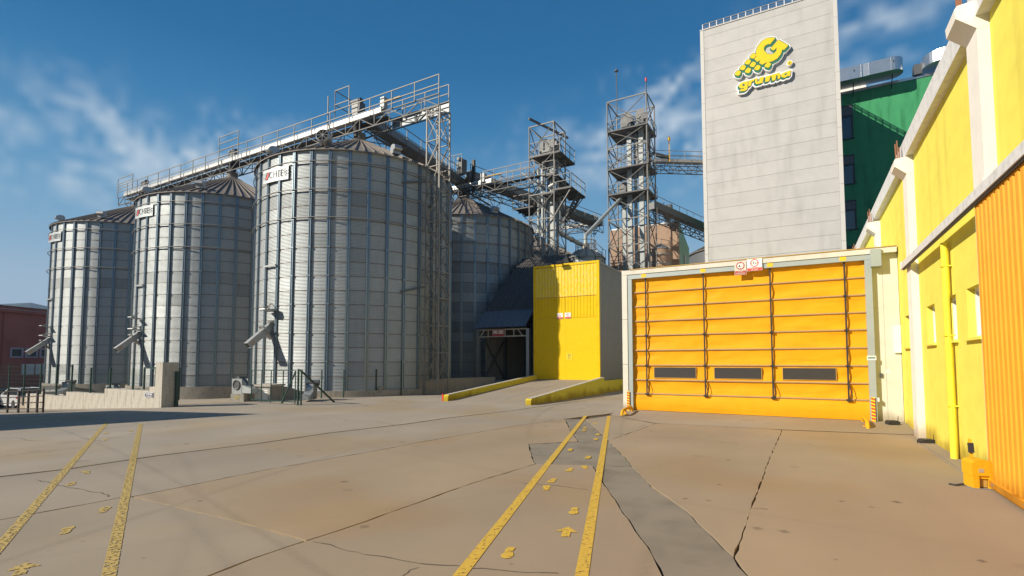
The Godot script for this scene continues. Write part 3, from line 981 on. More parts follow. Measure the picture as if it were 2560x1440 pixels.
func chute(s: Node3D, deg: float, y: float, code: String) -> void:
	var c := Node3D.new()
	c.name = numbered("discharge_chute", s)
	s.add_child(c, true)
	c.transform = Transform3D(Basis(Vector3.UP, deg_to_rad(deg)), Vector3.ZERO)
	var a := Vector3(0, y, SILO_R - 0.05)
	var e := Vector3(0, y - 1.06, SILO_R + 1.17)
	var d := (e - a).normalized()
	var up := Vector3(1, 0, 0).cross(d).normalized()
	if up.y < 0:
		up = -up
	var bs := Basis(Vector3(1, 0, 0), d, Vector3(1, 0, 0).cross(d))
	var l := a.distance_to(e)
	var b := MB.new()
	var w := 0.15
	var t := 0.012
	var xf := Transform3D(bs, a)
	b.box(Vector3(-w, 0, -w), Vector3(-w + t, l, w), xf)
	b.box(Vector3(w - t, 0, -w), Vector3(w, l, w), xf)
	b.box(Vector3(-w, 0, -w), Vector3(w, l, -w + t), xf)
	b.box(Vector3(-w, 0, w - t), Vector3(w, l, w), xf)
	put("chute_pipe", b.done(), M["galvanised_dull"], c)
	b = MB.new()
	b.box(Vector3(-0.20, -0.04, -0.30), Vector3(0.20, 0.03, 0.42), Transform3D(bs, a.lerp(e, 0.30)))
	b.box(Vector3(-0.17, -0.10, 0.30), Vector3(-0.15, 0.10, 0.34), Transform3D(bs, a.lerp(e, 0.30)))
	put("slide_gate", b.done(), M["galvanised_dull"], c)
	var side := Transform3D(Basis(-d, up, (-d).cross(up)), a.lerp(e, 0.86) + Vector3(w + 0.003, 0, 0))
	if side.basis.z.x < 0:
		side.basis = Basis(d, up, d.cross(up))
	words("stencil_code", code, 0.14, 0.22, M["stencil_orange"], c, side, true)


func wall_lamp(s: Node3D, deg: float, y: float) -> void:
	var c := Node3D.new()
	c.name = numbered("inspection_ledge", s)
	s.add_child(c, true)
	c.transform = Transform3D(Basis(Vector3.UP, deg_to_rad(deg)), Vector3(0, y, SILO_R + 0.09))
	var b := MB.new()
	b.box(Vector3(-0.20, 0, 0), Vector3(0.20, 0.05, 0.52), Transform3D(Basis(Vector3(1, 0, 0), -0.15), Vector3.ZERO))
	put("ledge_plate", b.done(), M["galvanised_dull"], c)
	b = MB.new()
	b.bar(Vector3(-0.17, 0.02, 0.48), Vector3(-0.03, 0.42, 0.0), 0.02, 0.02)
	b.bar(Vector3(0.17, 0.02, 0.48), Vector3(0.03, 0.42, 0.0), 0.02, 0.02)
	b.bar(Vector3(-0.17, 0.02, 0.48), Vector3(-0.12, 0.30, 0.0), 0.02, 0.02)
	put("stay", b.done(), M["rail_steel"], c)
	b = MB.new()
	b.box(Vector3(-0.13, -0.46, 0.0), Vector3(0.13, -0.42, 0.32), Transform3D(Basis(Vector3(1, 0, 0), 0.3), Vector3.ZERO))
	put("ledge_plate", b.done(), M["galvanised_dull"], c)


func nameplate(s: Node3D, phase: float) -> void:
	var c := Node3D.new()
	c.name = "nameplate"
	s.add_child(c, true)
	c.transform = Transform3D(Basis(Vector3.UP, deg_to_rad(phase - 0.1)), Vector3(0, 10.99, SILO_R + 0.125))
	var pb := MB.new()
	pb.lathe([Vector2(SILO_R + 0.05, -0.34), Vector2(SILO_R + 0.086, -0.34), Vector2(SILO_R + 0.086, 0.34), Vector2(SILO_R + 0.05, 0.34)], 12, deg_to_rad(-9.6), deg_to_rad(9.6), Transform3D(Basis.IDENTITY, Vector3(0, 0, -SILO_R - 0.086)))
	put("plate", pb.done(), M["galvanised_2"], c)
	words("lettering", "CHIEF", 0.33, 1.24, M["sign_black"], c, Transform3D(Basis.IDENTITY, Vector3(0.26, 0.02, 0.006)), false)
	var b := MB.new()
	b.prism(PackedVector2Array([Vector2(-0.60, -0.16), Vector2(-0.48, -0.16), Vector2(-0.36, 0.19), Vector2(-0.43, 0.19)]), 0.008)
	put("red_slash", b.done(), M["sign_red"], c)
	b = MB.new()
	b.prism(PackedVector2Array([Vector2(-0.66, -0.16), Vector2(-0.61, -0.16), Vector2(-0.44, 0.19), Vector2(-0.55, 0.19)]), 0.008)
	for k in 5:
		b.box(Vector3(-0.82 + k * 0.012, -0.15 + k * 0.07, 0), Vector3(-0.66 + k * 0.03, -0.13 + k * 0.07, 0.008))
	put("black_stripes", b.done(), M["sign_black"], c)


func silos() -> void:
	silo_shapes()
	var s3 := make_silo(Vector3(-22.6, 0, -21.3), 47, 3.2, "tall grain silo directly left of the yellow shed, with code G7 on its chute")
	var s2 := make_silo(Vector3(-35.0, -0.08, -21.1), 60, 3.9, "grain silo standing between the two other front silos, behind the upright concrete pillar")
	var s1 := make_silo(Vector3(-47.5, -0.16, -20.95), 66, 2.6, "grain silo at the far end of the front row, beside the red building")
	var s4 := make_silo(Vector3(-23.3, 0, -33.3), 34, 32.5 - 3 * 360.0 / COLS, "shaded grain silo in the second row, behind the dark roofed lean-to")
	make_silo(Vector3(-24.4, 0, -46.2), 30, 3.2, "grain silo of which only the pale roof slope shows behind the slim elevator tower", 1.0, false)
	make_silo(Vector3(-6.6, 0, -78.0), 10, 3.2, "grain silo whose roof edge peeps out between brown building and white tower", 1.4, false)
	for q in [[s3, 3.2, "G7"], [s2, 3.9, "G6"], [s1, 2.6, "G5"]]:
		nameplate(q[0], q[1])
		chute(q[0], q[1] - 4.6, 3.5, q[2])
		bx("ladder_bracket", Vector3(-0.5, 6.38, 5.50), Vector3(0.5, 6.48, 5.56), M["galvanised_dull"], q[0]).transform = at_angle(q[1] - 4.9) * Transform3D(Basis.from_scale(Vector3(0.95, 0.09, 0.06)), Vector3(0, 6.42, 5.55))
	wall_lamp(s3, 3.2, 4.12)
	wall_lamp(s3, 61.6, 4.12)
	wall_lamp(s2, 3.9, 4.35)
	wall_lamp(s2, 13.6, 3.65)
	wall_lamp(s1, 2.6, 4.35)
	wall_lamp(s1, 12.4, 3.65)
	for q in [[s3, -13.0], [s3, 68.0], [s2, -12.0], [s2, 39.0], [s1, -10.0], [s1, 39.0], [s4, 60.0]]:
		put("roof_vent", silo_mesh["vent"], M["galvanised_dull"], q[0], roof_xf(q[1], 4.75))
	var fx := roof_xf(27.0, 4.75)
	var f := Node3D.new()
	f.name = "roof_fan"
	s3.add_child(f, true)
	f.transform = Transform3D(fx.basis * Basis(Vector3(1, 0, 0), deg_to_rad(78)), fx.origin + Vector3(0, 0.34, 0))
	put("shroud", silo_mesh["fan_shroud"], M["galvanised_dull"], f)
	put("grille", silo_mesh["fan_back"], M["black_steel"], f)
	for k in 4:
		var t := k * PI / 4
		bar("grille_bar", Vector3(cos(t) * 0.29, 0.47, sin(t) * 0.29), Vector3(-cos(t) * 0.29, 0.47, -sin(t) * 0.29), 0.015, 0.015, M["galvanised_dull"], f)


# ---------------------------------------------------------------- bridges
func truss(p: Node3D, a: Vector3, c: Vector3, w: float, y0: float, y1: float, bay: float, thick := 0.06) -> void:   # a, c: the axis; four chords, zigzag sides and a zigzag floor
	var d := c - a
	d.y = 0
	var n := maxi(1, int(round(d.length() / bay)))
	var side := Vector3(-d.z, 0, d.x).normalized() * w / 2
	var st = M["structure_steel"]
	for s in [-1.0, 1.0]:
		for y in [y0, y1]:
			bar("chord", a + side * s + Vector3.UP * y, c + side * s + Vector3.UP * y, thick, thick, st, p)
	for i in n + 1:
		var q := a + d * float(i) / n
		for s in [-1.0, 1.0]:
			if w < 0.75 and s > 0:
				pass
			bar("upright", q + side * s + Vector3.UP * y0, q + side * s + Vector3.UP * y1, thick * 0.7, thick * 0.7, st, p)
			if i < n:
				var q2 := a + d * float(i + 1) / n
				var lo := y0 if i % 2 == 0 else y1
				bar("brace", q + side * s + Vector3.UP * lo, q2 + side * s + Vector3.UP * (y0 + y1 - lo), thick * 0.7, thick * 0.7, st, p)
		if i < n:
			var q3 := a + d * float(i + 1) / n
			var f := 1.0 if i % 2 == 0 else -1.0
			bar("floor_brace", q - side * f + Vector3.UP * y0, q3 + side * f + Vector3.UP * y0, thick * 0.7, thick * 0.7, st, p)


func railing(p: Node3D, a: Vector3, c: Vector3, h := 1.0, bay := 1.5, rails := 2, t := 0.042, posts := true) -> void:
	var n := maxi(1, int(round(a.distance_to(c) / bay)))
	for r in rails:
		var y := h * (r + 1.0) / rails
		bar("hand_rail", a + Vector3.UP * y, c + Vector3.UP * y, t, t, M["rail_steel"], p)
	if posts:
		for i in n + 1:
			var q := a.lerp(c, float(i) / n)
			bar("rail_post", q, q + Vector3.UP * h, t, t, M["rail_steel"], p)


func conveyor(p: Node3D, a: Vector3, c: Vector3, w: float, h: float) -> void:   # closed trough with a rounded, pale cover
	var d := c - a
	var l := d.length()
	var x := d.normalized()
	var z := x.cross(Vector3.UP).normalized()
	var xf := Transform3D(Basis(z, Vector3.UP, z.cross(Vector3.UP)), a)
	if xf.basis.z.dot(x) < 0:
		xf.basis = Basis(-z, Vector3.UP, (-z).cross(Vector3.UP))
	var low := PackedVector2Array([Vector2(-w / 2, 0), Vector2(w / 2, 0), Vector2(w / 2, h * 0.6), Vector2(-w / 2, h * 0.6)])
	var b := MB.new()
	b.prism(low, l, xf)
	put("trough", b.done(), M["galvanised_dull"], p)
	var up := PackedVector2Array()
	for k in 9:
		var t := PI * k / 8.0
		up.append(Vector2(cos(t) * w * 0.56, h * 0.55 + sin(t) * h * 0.5))
	b = MB.new()
	b.prism(up, l, xf)
	put("trough_cover", b.done(), M["trough_cover"], p)


func drive_head(p: Node3D, at: Vector3, turn: float) -> void:   # conveyor head with gearbox, motor and hood
	var b := MB.new()
	var xf := Transform3D(Basis(Vector3.UP, turn), at)
	b.box(Vector3(-0.32, 0, -0.24), Vector3(0.32, 0.46, 0.24), xf)
	b.prism(PackedVector2Array([Vector2(-0.32, 0), Vector2(0.32, 0), Vector2(0.2, -0.5), Vector2(-0.2, -0.5)]), 0.5, xf * Transform3D(Basis.IDENTITY, Vector3(0, 0, -0.25)))
	put("drive_housing", b.done(), M["motor_grey"], p)
	b = MB.new()
	b.tube([xf * Vector3(-0.5, 0.6, 0.08), xf * Vector3(0.05, 0.6, 0.08)], 0.14, 12)
	put("motor", b.done(), M["head_grey"], p)
	b = MB.new()
	b.tube([xf * Vector3(0.08, 0.56, 0.08), xf * Vector3(0.32, 0.56, 0.08)], 0.17, 12)
	put("gearbox", b.done(), M["motor_grey"], p)


func bridges() -> void:
	var grp := "lattice conveyor bridges above the silos"
	var a := thing("conveyor_bridge", "long lattice conveyor bridge with handrail running over the three front silos", "conveyor bridge", Vector3.ZERO, 0, grp)
	truss(a, Vector3(-50.8, 0, -21.15), Vector3(-16.2, 0, -21.15), 0.92, 15.12, 15.78, 1.17)
	conveyor(a, Vector3(-50.1, 15.86, -20.95), Vector3(-20.4, 15.86, -20.95), 0.36, 0.42)
	bx("walkway", Vector3(-50.8, 15.80, -21.62), Vector3(-20.4, 15.83, -21.2), M["structure_steel"], a)
	for k in 4:
		bx("side_panel", Vector3(-20.3 + k * 1.02, 15.22, -21.66), Vector3(-19.3 + k * 1.02, 15.76, -21.64), M["conveyor_steel"], a)
	railing(a, Vector3(-50.8, 15.75, -20.62), Vector3(-16.15, 15.75, -20.62), 1.02, 1.62)
	railing(a, Vector3(-50.8, 15.75, -21.68), Vector3(-16.3, 15.75, -21.68), 1.02, 1.62)
	railing(a, Vector3(-50.85, 16.1, -20.62), Vector3(-48.3, 16.1, -20.62), 1.32, 2.55, 3)
	railing(a, Vector3(-35.9, 15.8, -20.60), Vector3(-33.6, 15.8, -20.60), 1.95, 2.3, 4)
	for x in [-47.5, -35.0, -22.6]:
		drive_head(a, Vector3(x - 0.2, 16.25 if x < -30 else 16.75, -21.35), 0.0)
		var b := MB.new()
		b.lathe([Vector2(0.2, 14.95), Vector2(0.22, 15.3), Vector2(0.34, 15.86)], 14, 0, TAU, Transform3D(Basis.IDENTITY, Vector3(x, 0, -21.1)))
		put("drop_spout", b.done(), M["black_steel"], a)
	bx("control_box", Vector3(-20.5, 16.05, -21.1), Vector3(-20.2, 16.75, -20.8), M["elevator_steel"], a)
	bar("cable_tray", Vector3(-20.1, 16.35, -20.75), Vector3(-18.9, 16.35, -20.75), 0.16, 0.05, M["edge_ochre"], a)
	# cage round the drive above the tall silo
	railing(a, Vector3(-24.1, 16.3, -20.7), Vector3(-22.9, 16.3, -20.7), 1.75, 1.2, 2)
	railing(a, Vector3(-24.1, 16.3, -20.7), Vector3(-24.1, 16.3, -22.6), 1.75, 1.9, 2)
	bar("rail_post", Vector3(-24.7, 15.8, -20.7), Vector3(-24.7, 17.9, -20.7), 0.05, 0.05, M["rail_steel"], a)

	var t := thing("lattice_support", "slender lattice support tower beside the tall silo under the end of the bridge", "support tower")
	var lx := [-17.0, -16.15]
	var lz := [-20.72, -21.6]
	for x in lx:
		for z in lz:
			bar("leg", Vector3(x, 0.0, z), Vector3(x, 15.1, z), 0.07, 0.07, M["rail_steel"], t)
	for k in 11:
		var y := 0.75 + k * 1.4
		if y > 14.9:
			break
		var yn := minf(y + 1.4, 15.05)
		for s in 2:
			bar("rung", Vector3(lx[0], y, lz[s]), Vector3(lx[1], y, lz[s]), 0.045, 0.045, M["rail_steel"], t)
			bar("rung", Vector3(lx[s], y, lz[0]), Vector3(lx[s], y, lz[1]), 0.045, 0.045, M["rail_steel"], t)
			bar("brace", Vector3(lx[k % 2], y, lz[s]), Vector3(lx[1 - k % 2], yn, lz[s]), 0.04, 0.04, M["rail_steel"], t)
			bar("brace", Vector3(lx[1 - k % 2], y, lz[s]), Vector3(lx[k % 2], yn, lz[s]), 0.03, 0.03, M["rail_steel"], t)
			bar("brace", Vector3(lx[s], y, lz[k % 2]), Vector3(lx[s], yn, lz[1 - k % 2]), 0.04, 0.04, M["rail_steel"], t)
	bar("wall_stay", Vector3(-17.0, 11.2, -20.72), Vector3(-17.44, 10.8, -19.35), 0.08, 0.08, M["structure_steel"], t)
	bar("wall_stay", Vector3(-17.0, 5.6, -20.72), Vector3(-17.44, 5.2, -19.35), 0.08, 0.08, M["structure_steel"], t)

	var c := thing("conveyor_bridge", "dark conveyor bridge leading back from the tall silo to the silo behind it", "conveyor bridge", Vector3.ZERO, 0, grp)
	var ba := Vector3(-22.55, 0, -21.9)
	var bc := Vector3(-23.75, 0, -38.6)
	truss(c, ba, bc, 1.0, 15.2, 15.95, 1.15)
	bar("walkway", ba + Vector3(0.1, 16.0, 0), bc + Vector3(0.1, 16.0, 5.5), 0.9, 0.06, M["structure_steel"], c)
	bar("trough", ba + Vector3(0.25, 16.25, 0), bc + Vector3(0.25, 16.25, 5.2), 0.42, 0.42, M["conveyor_steel"], c)
	bar("trough", ba + Vector3(-0.3, 16.75, 0), bc + Vector3(-0.3, 16.75, 5.2), 0.42, 0.36, M["conveyor_steel"], c)
	railing(c, ba + Vector3(0.55, 16.0, 0), bc + Vector3(0.55, 16.0, 5.2), 1.05, 1.6)
	railing(c, bc + Vector3(0.55, 15.9, 5.2), bc + Vector3(0.55, 15.9, 0.0), 1.0, 1.6)
	railing(c, bc + Vector3(-0.5, 15.9, 5.2), bc + Vector3(-0.5, 15.9, 0.0), 1.0, 1.6)
	for s in [-0.5, 0.5]:
		bar("leg", bc + Vector3(s, 9.0, 0.3), bc + Vector3(s, 15.2, 0.3), 0.06, 0.06, M["structure_steel"], c)

	var e := thing("conveyor_bridge", "dark upper conveyor bridge slanting away behind the slim elevator tower", "conveyor bridge", Vector3.ZERO, 0, grp)
	var ea := Vector3(-22.7, 0, -32.4)
	var ec := Vector3(-18.4, 0, -51.2)
	truss(e, ea, ec, 0.95, 15.35, 16.1, 1.2)
	bar("walkway", ea + Vector3(0, 16.15, 0), ec + Vector3(0, 16.15, 0), 0.9, 0.06, M["structure_steel"], e)
	bar("trough", ea + Vector3(0.2, 16.45, 0), ec + Vector3(0.2, 16.45, 0), 0.42, 0.40, M["conveyor_steel"], e)
	bar("trough", ea + Vector3(-0.35, 17.0, -1.0), ec + Vector3(-0.35, 17.0, 0), 0.42, 0.36, M["conveyor_steel"], e)
	railing(e, ea + Vector3(0.5, 16.15, 0), ec + Vector3(0.5, 16.15, 0), 1.05, 1.7)
	drive_head(e, ea + Vector3(0.1, 16.75, 0.6), 1.4)
	railing(e, ea + Vector3(-0.9, 16.2, 1.2), ea + Vector3(0.5, 16.2, 1.2), 1.4, 0.7)
	bar("drop_leg", ea + Vector3(0.6, 15.0, -0.3), ea + Vector3(0.6, 17.6, -0.3), 0.22, 0.22, M["black_steel"], e)

	var f := thing("conveyor_bridge", "shorter conveyor bridge from the slim elevator tower to the shaded silo", "conveyor bridge", Vector3.ZERO, 0, grp)
	truss(f, Vector3(-29.0, 0, -32.9), Vector3(-16.6, 0, -32.9), 0.85, 14.78, 15.42, 1.1)
	conveyor(f, Vector3(-29.0, 15.46, -32.75), Vector3(-20.4, 15.46, -32.75), 0.36, 0.40)
	bx("walkway", Vector3(-29.0, 15.44, -33.3), Vector3(-16.4, 15.47, -33.0), M["structure_steel"], f)
	railing(f, Vector3(-21.2, 15.45, -32.45), Vector3(-16.6, 15.45, -32.45), 0.95, 1.3)
	railing(f, Vector3(-21.2, 15.45, -33.35), Vector3(-16.6, 15.45, -33.35), 0.95, 1.3)
	bx("control_box", Vector3(-21.3, 15.6, -32.8), Vector3(-20.95, 16.3, -32.45), M["elevator_steel"], f)
	bar("cable_tray", Vector3(-20.8, 15.95, -32.5), Vector3(-19.4, 15.95, -32.5), 0.16, 0.05, M["edge_ochre"], f)
	var b2 := MB.new()
	b2.lathe([Vector2(0.2, 14.7), Vector2(0.45, 15.0), Vector2(0.45, 15.4)], 14, 0, TAU, Transform3D(Basis.IDENTITY, Vector3(-23.3, 0, -32.95)))
	put("drop_spout", b2.done(), M["black_steel"], f)

	var g := thing("conveyor_bridge", "distant pale railed conveyor bridge between the two elevator towers", "conveyor bridge", Vector3.ZERO, 0, grp)
	truss(g, Vector3(-27.0, 0, -50.2), Vector3(-18.2, 0, -50.2), 0.9, 15.6, 16.3, 1.2)
	bx("trough", Vector3(-27.0, 16.05, -50.3), Vector3(-18.9, 16.35, -49.9), M["galvanised_dull"], g)
	railing(g, Vector3(-27.0, 16.2, -49.75), Vector3(-18.2, 16.2, -49.75), 0.9, 1.5)
	railing(g, Vector3(-27.0, 16.2, -50.65), Vector3(-18.2, 16.2, -50.65), 0.9, 1.5)
	for x in [-19.6, -18.8]:
		for z in [-49.8, -50.6]:
			bar("leg", Vector3(x, 0, z), Vector3(x, 15.6, z), 0.07, 0.07, M["rail_steel"], g)
	for k in 8:
		bar("brace", Vector3(-19.6 if k % 2 else -18.8, 8.0 + k * 0.95, -49.8), Vector3(-18.8 if k % 2 else -19.6, 8.95 + k * 0.95, -49.8), 0.04, 0.04, M["rail_steel"], g)


# ---------------------------------------------------------------- elevator towers
func lattice_tower(p: Node3D, x0: float, x1: float, z0: float, z1: float, y0: float, nodes: Array, leg: float) -> void:   # z0 is the near face
	var st = M["rail_steel"]
	var dk = M["structure_steel"]
	for x in [x0, x1]:
		for z in [z0, z1]:
			pipe("leg", Vector3(x, y0, z), Vector3(x, nodes[-1], z), leg / 2, st, p)
	var cx := [x0, x1]
	var cz := [z0, z1]
	for i in nodes.size():
		var y: float = nodes[i]
		for s in 2:
			bar("girt", Vector3(x0, y, cz[s]), Vector3(x1, y, cz[s]), leg * 0.7, leg * 0.7, st, p)
			bar("girt", Vector3(cx[s], y, z0), Vector3(cx[s], y, z1), leg * 0.7, leg * 0.7, st, p)
		var lo: float = nodes[i - 1] if i > 0 else y0
		for s in 2:
			bar("brace", Vector3(x0, lo, cz[s]), Vector3(x1, y, cz[s]), leg * 0.5, leg * 0.5, dk, p)
			bar("brace", Vector3(x1, lo, cz[s]), Vector3(x0, y, cz[s]), leg * 0.5, leg * 0.5, dk, p)
			bar("brace", Vector3(cx[s], lo, z0), Vector3(cx[s], y, z1), leg * 0.5, leg * 0.5, dk, p)
			bar("brace", Vector3(cx[s], lo, z1), Vector3(cx[s], y, z0), leg * 0.5, leg * 0.5, dk, p)


func platform(p: Node3D, lo: Vector3, hi: Vector3, y: float, rail := true, h := 1.0) -> void:
	var n := maxi(2, int(round((hi.x - lo.x) / 0.34)))
	for i in n:
		var a := lo.x + (hi.x - lo.x) * i / n
		bx("deck_plank", Vector3(a + 0.012, y, hi.z), Vector3(lo.x + (hi.x - lo.x) * (i + 1) / n - 0.012, y + 0.04, lo.z), M["structure_steel"], p)
	for z in [lo.z, (lo.z + hi.z) / 2, hi.z]:
		bx("deck_beam", Vector3(lo.x, y - 0.11, z - 0.04), Vector3(hi.x, y - 0.003, z + 0.04), M["structure_steel"], p)
	if rail:
		railing(p, Vector3(lo.x, y, lo.z), Vector3(hi.x, y, lo.z), h, 1.0)
		railing(p, Vector3(hi.x, y, lo.z), Vector3(hi.x, y, hi.z), h, 1.0)
		railing(p, Vector3(lo.x, y, lo.z), Vector3(lo.x, y, hi.z), h, 1.0)


func elevator_leg(p: Node3D, x: float, z: float, w: float, y0: float, y1: float) -> void:   # a pair of casings with flanges every few metres
	var b := MB.new()
	b.box(Vector3(x - w / 2, y0, z - w * 0.4), Vector3(x + w / 2, y1, z + w * 0.4))
	var y := y0 + 1.0
	while y < y1:
		b.box(Vector3(x - w / 2 - 0.035, y, z - w * 0.4 - 0.035), Vector3(x + w / 2 + 0.035, y + 0.05, z + w * 0.4 + 0.035))
		y += 1.25
	put("elevator_casing", b.done(), M["elevator_steel"], p)
	b = MB.new()
	b.box(Vector3(x + w * 0.7, y0, z - w * 1.5), Vector3(x + w * 1.35, y1, z - w * 0.9))
	put("return_casing", b.done(), M["galvanised_dull"], p)


func elevator_head(p: Node3D, at: Vector3, w: float, h: float, d: float) -> void:   # rounded hood on a box with a chute lip
	var poly := PackedVector2Array([Vector2(-w / 2, 0), Vector2(w / 2, 0), Vector2(w / 2, h * 0.55)])
	for k in 7:
		var t := PI * k / 6.0
		poly.append(Vector2(cos(t) * w / 2, h * 0.55 + sin(t) * h * 0.45))
	var b := MB.new()
	b.prism(poly, d, Transform3D(Basis.IDENTITY, at - Vector3(0, 0, d / 2)))
	put("elevator_head", b.done(), M["head_grey"], p)
	b = MB.new()
	b.box(at + Vector3(-w * 0.35, h * 0.05, d / 2), at + Vector3(w * 0.35, h * 0.35, d / 2 + 0.22))
	b.box(at + Vector3(w * 0.1, h * 0.35, d / 2), at + Vector3(w * 0.62, h * 0.62, d / 2 + 0.18))
	put("drive_motor", b.done(), M["motor_grey"], p)


func elevator_towers() -> void:
	var a := thing("elevator_tower", "slim lattice elevator tower behind the dark roofed lean-to, with crane beam on top", "elevator tower", Vector3.ZERO, 0, "lattice elevator towers")
	lattice_tower(a, -17.4, -15.36, -33.2, -35.25, 0, [2.2, 4.4, 6.4, 8.2, 10.2, 12.2, 14.1, 15.5, 17.05, 19.35], 0.10)
	platform(a, Vector3(-17.4, 0, -33.2), Vector3(-14.9, 0, -36.0), 17.05)
	platform(a, Vector3(-16.3, 0, -33.2), Vector3(-15.3, 0, -35.9), 15.45)
	platform(a, Vector3(-16.5, 0, -33.2), Vector3(-15.3, 0, -35.2), 14.1, false)
	platform(a, Vector3(-15.3, 0, -32.9), Vector3(-13.9, 0, -35.6), 14.15)
	platform(a, Vector3(-19.3, 0, -34.0), Vector3(-17.4, 0, -36.0), 13.6)
	bar("deck_strut", Vector3(-15.36, 12.3, -33.2), Vector3(-14.0, 14.0, -33.0), 0.06, 0.06, M["rail_steel"], a)
	bar("deck_strut", Vector3(-15.36, 12.3, -35.2), Vector3(-14.0, 14.0, -35.4), 0.06, 0.06, M["rail_steel"], a)
	bar("deck_strut", Vector3(-17.4, 11.6, -35.2), Vector3(-19.2, 13.5, -35.4), 0.06, 0.06, M["rail_steel"], a)
	elevator_leg(a, -16.72, -34.2, 0.27, 0, 17.2)
	elevator_leg(a, -15.98, -34.2, 0.27, 0, 17.2)
	pipe("down_pipe", Vector3(-17.2, 10.5, -34.3), Vector3(-17.2, 16.4, -34.3), 0.11, M["elevator_steel"], a)
	pipe("down_pipe", Vector3(-15.55, 11.4, -34.6), Vector3(-15.55, 14.6, -34.6), 0.12, M["elevator_steel"], a)
	pipe("down_pipe", Vector3(-17.9, 15.9, -33.0), Vector3(-16.0, 14.0, -33.6), 0.07, M["trough_cover"], a)
	pipe("down_pipe", Vector3(-15.8, 14.55, -33.3), Vector3(-15.2, 14.65, -33.1), 0.12, M["trough_cover"], a)
	elevator_head(a, Vector3(-16.5, 17.15, -34.4), 1.05, 1.5, 0.5)
	elevator_head(a, Vector3(-15.75, 17.5, -34.2), 0.55, 1.0, 0.5)
	bar("crane_beam", Vector3(-16.9, 19.5, -32.2), Vector3(-15.7, 19.5, -36.6), 0.10, 0.16, M["structure_steel"], a)
	# stair flight under the side landing
	var b := MB.new()
	for k in 9:
		b.box(Vector3(-15.25 + k * 0.13, 12.25 + k * 0.2, -35.0), Vector3(-15.05 + k * 0.13, 12.28 + k * 0.2, -34.4))
	b.bar(Vector3(-15.2, 12.2, -34.4), Vector3(-14.05, 14.0, -34.4), 0.05, 0.16)
	b.bar(Vector3(-15.2, 12.2, -35.0), Vector3(-14.05, 14.0, -35.0), 0.05, 0.16)
	put("stair_flight", b.done(), M["structure_steel"], a)

	var c := thing("elevator_tower", "taller and wider lattice elevator tower just left of the white tower, with lightning mast", "elevator tower", Vector3.ZERO, 0, "lattice elevator towers")
	lattice_tower(c, -15.97, -12.12, -47.0, -50.0, 0, [2.6, 5.2, 7.7, 10.25, 12.8, 15.35, 17.9, 20.4, 22.45, 24.2, 27.2], 0.13)
	platform(c, Vector3(-15.97, 0, -46.9), Vector3(-12.0, 0, -50.2), 24.2)
	platform(c, Vector3(-15.97, 0, -46.9), Vector3(-12.0, 0, -50.2), 20.4)
	platform(c, Vector3(-15.97, 0, -46.9), Vector3(-12.0, 0, -50.2), 17.9)
	elevator_leg(c, -14.1, -48.0, 0.42, 0, 24.4)
	elevator_leg(c, -12.95, -48.0, 0.42, 0, 24.4)
	elevator_leg(c, -15.1, -49.4, 0.36, 0, 19.6)
	elevator_head(c, Vector3(-14.3, 24.4, -48.2), 1.25, 1.75, 0.7)
	elevator_head(c, Vector3(-12.95, 24.5, -48.2), 1.0, 1.75, 0.7)
	elevator_head(c, Vector3(-15.0, 18.1, -49.2), 1.0, 1.6, 0.7)
	pipe("down_pipe", Vector3(-13.4, 20.6, -48.3), Vector3(-13.4, 23.2, -48.3), 0.2, M["motor_grey"], c)
	pipe("down_pipe", Vector3(-12.4, 20.5, -48.9), Vector3(-12.4, 24.0, -48.9), 0.14, M["structure_steel"], c)
	bar("ladder_rail", Vector3(-15.5, 12, -49.8), Vector3(-15.5, 24.2, -49.8), 0.04, 0.04, M["structure_steel"], c)
	bar("ladder_rail", Vector3(-15.1, 12, -49.8), Vector3(-15.1, 24.2, -49.8), 0.04, 0.04, M["structure_steel"], c)
	for k in 30:
		bar("ladder_rung", Vector3(-15.5, 12.2 + k * 0.4, -49.8), Vector3(-15.1, 12.2 + k * 0.4, -49.8), 0.025, 0.025, M["structure_steel"], c)
	pipe("lightning_mast", Vector3(-15.95, 27.2, -50.0), Vector3(-15.95, 32.2, -50.0), 0.045, M["structure_steel"], c)
	pipe("mast_disc", Vector3(-15.95, 31.9, -50.0), Vector3(-15.95, 31.98, -50.0), 0.2, M["structure_steel"], c)
	pipe("beacon_post", Vector3(-12.12, 27.2, -47.0), Vector3(-12.12, 28.3, -47.0), 0.05, M["structure_steel"], c)
	pipe("beacon", Vector3(-12.12, 28.3, -47.0), Vector3(-12.12, 28.6, -47.0), 0.09, M["sign_red"], c)
	# slanting spouts, with the hopper bin they feed
	var s := thing("grain_spout", "pale pipe slanting down from the slim elevator tower onto the small hopper bin", "grain pipe")
	var b1 := MB.new()
	b1.tube([Vector3(-15.55, 11.6, -34.6), Vector3(-15.55, 11.35, -34.9), Vector3(-15.72, 11.45, -39.4)], 0.17, 12)
	put("pipe", b1.done(), M["elevator_steel"], s)
	pipe("flange", Vector3(-15.63, 11.40, -37.0), Vector3(-15.64, 11.405, -37.1), 0.21, M["structure_steel"], s)
	var s2 := thing("grain_spout", "pale pipe slanting down from the tall elevator tower onto the small hopper bin", "grain pipe")
	var b2 := MB.new()
	b2.tube([Vector3(-14.9, 17.6, -47.6), Vector3(-15.62, 12.35, -40.0), Vector3(-15.62, 11.5, -40.0)], 0.16, 12)
	put("pipe", b2.done(), M["elevator_steel"], s2)
	var h := thing("hopper_bin", "small round hopper bin with railed top peeping over the yellow shed", "silo")
	var hx := Transform3D(Basis.IDENTITY, Vector3(-15.6, 0, -40.0))
	var b3 := MB.new()
	b3.lathe([Vector2(1.52, 3.0), Vector2(1.52, 10.35)], 30, 0, TAU, hx)
	put("bin_wall", b3.done(), M["galvanised_1"], h)
	b3 = MB.new()
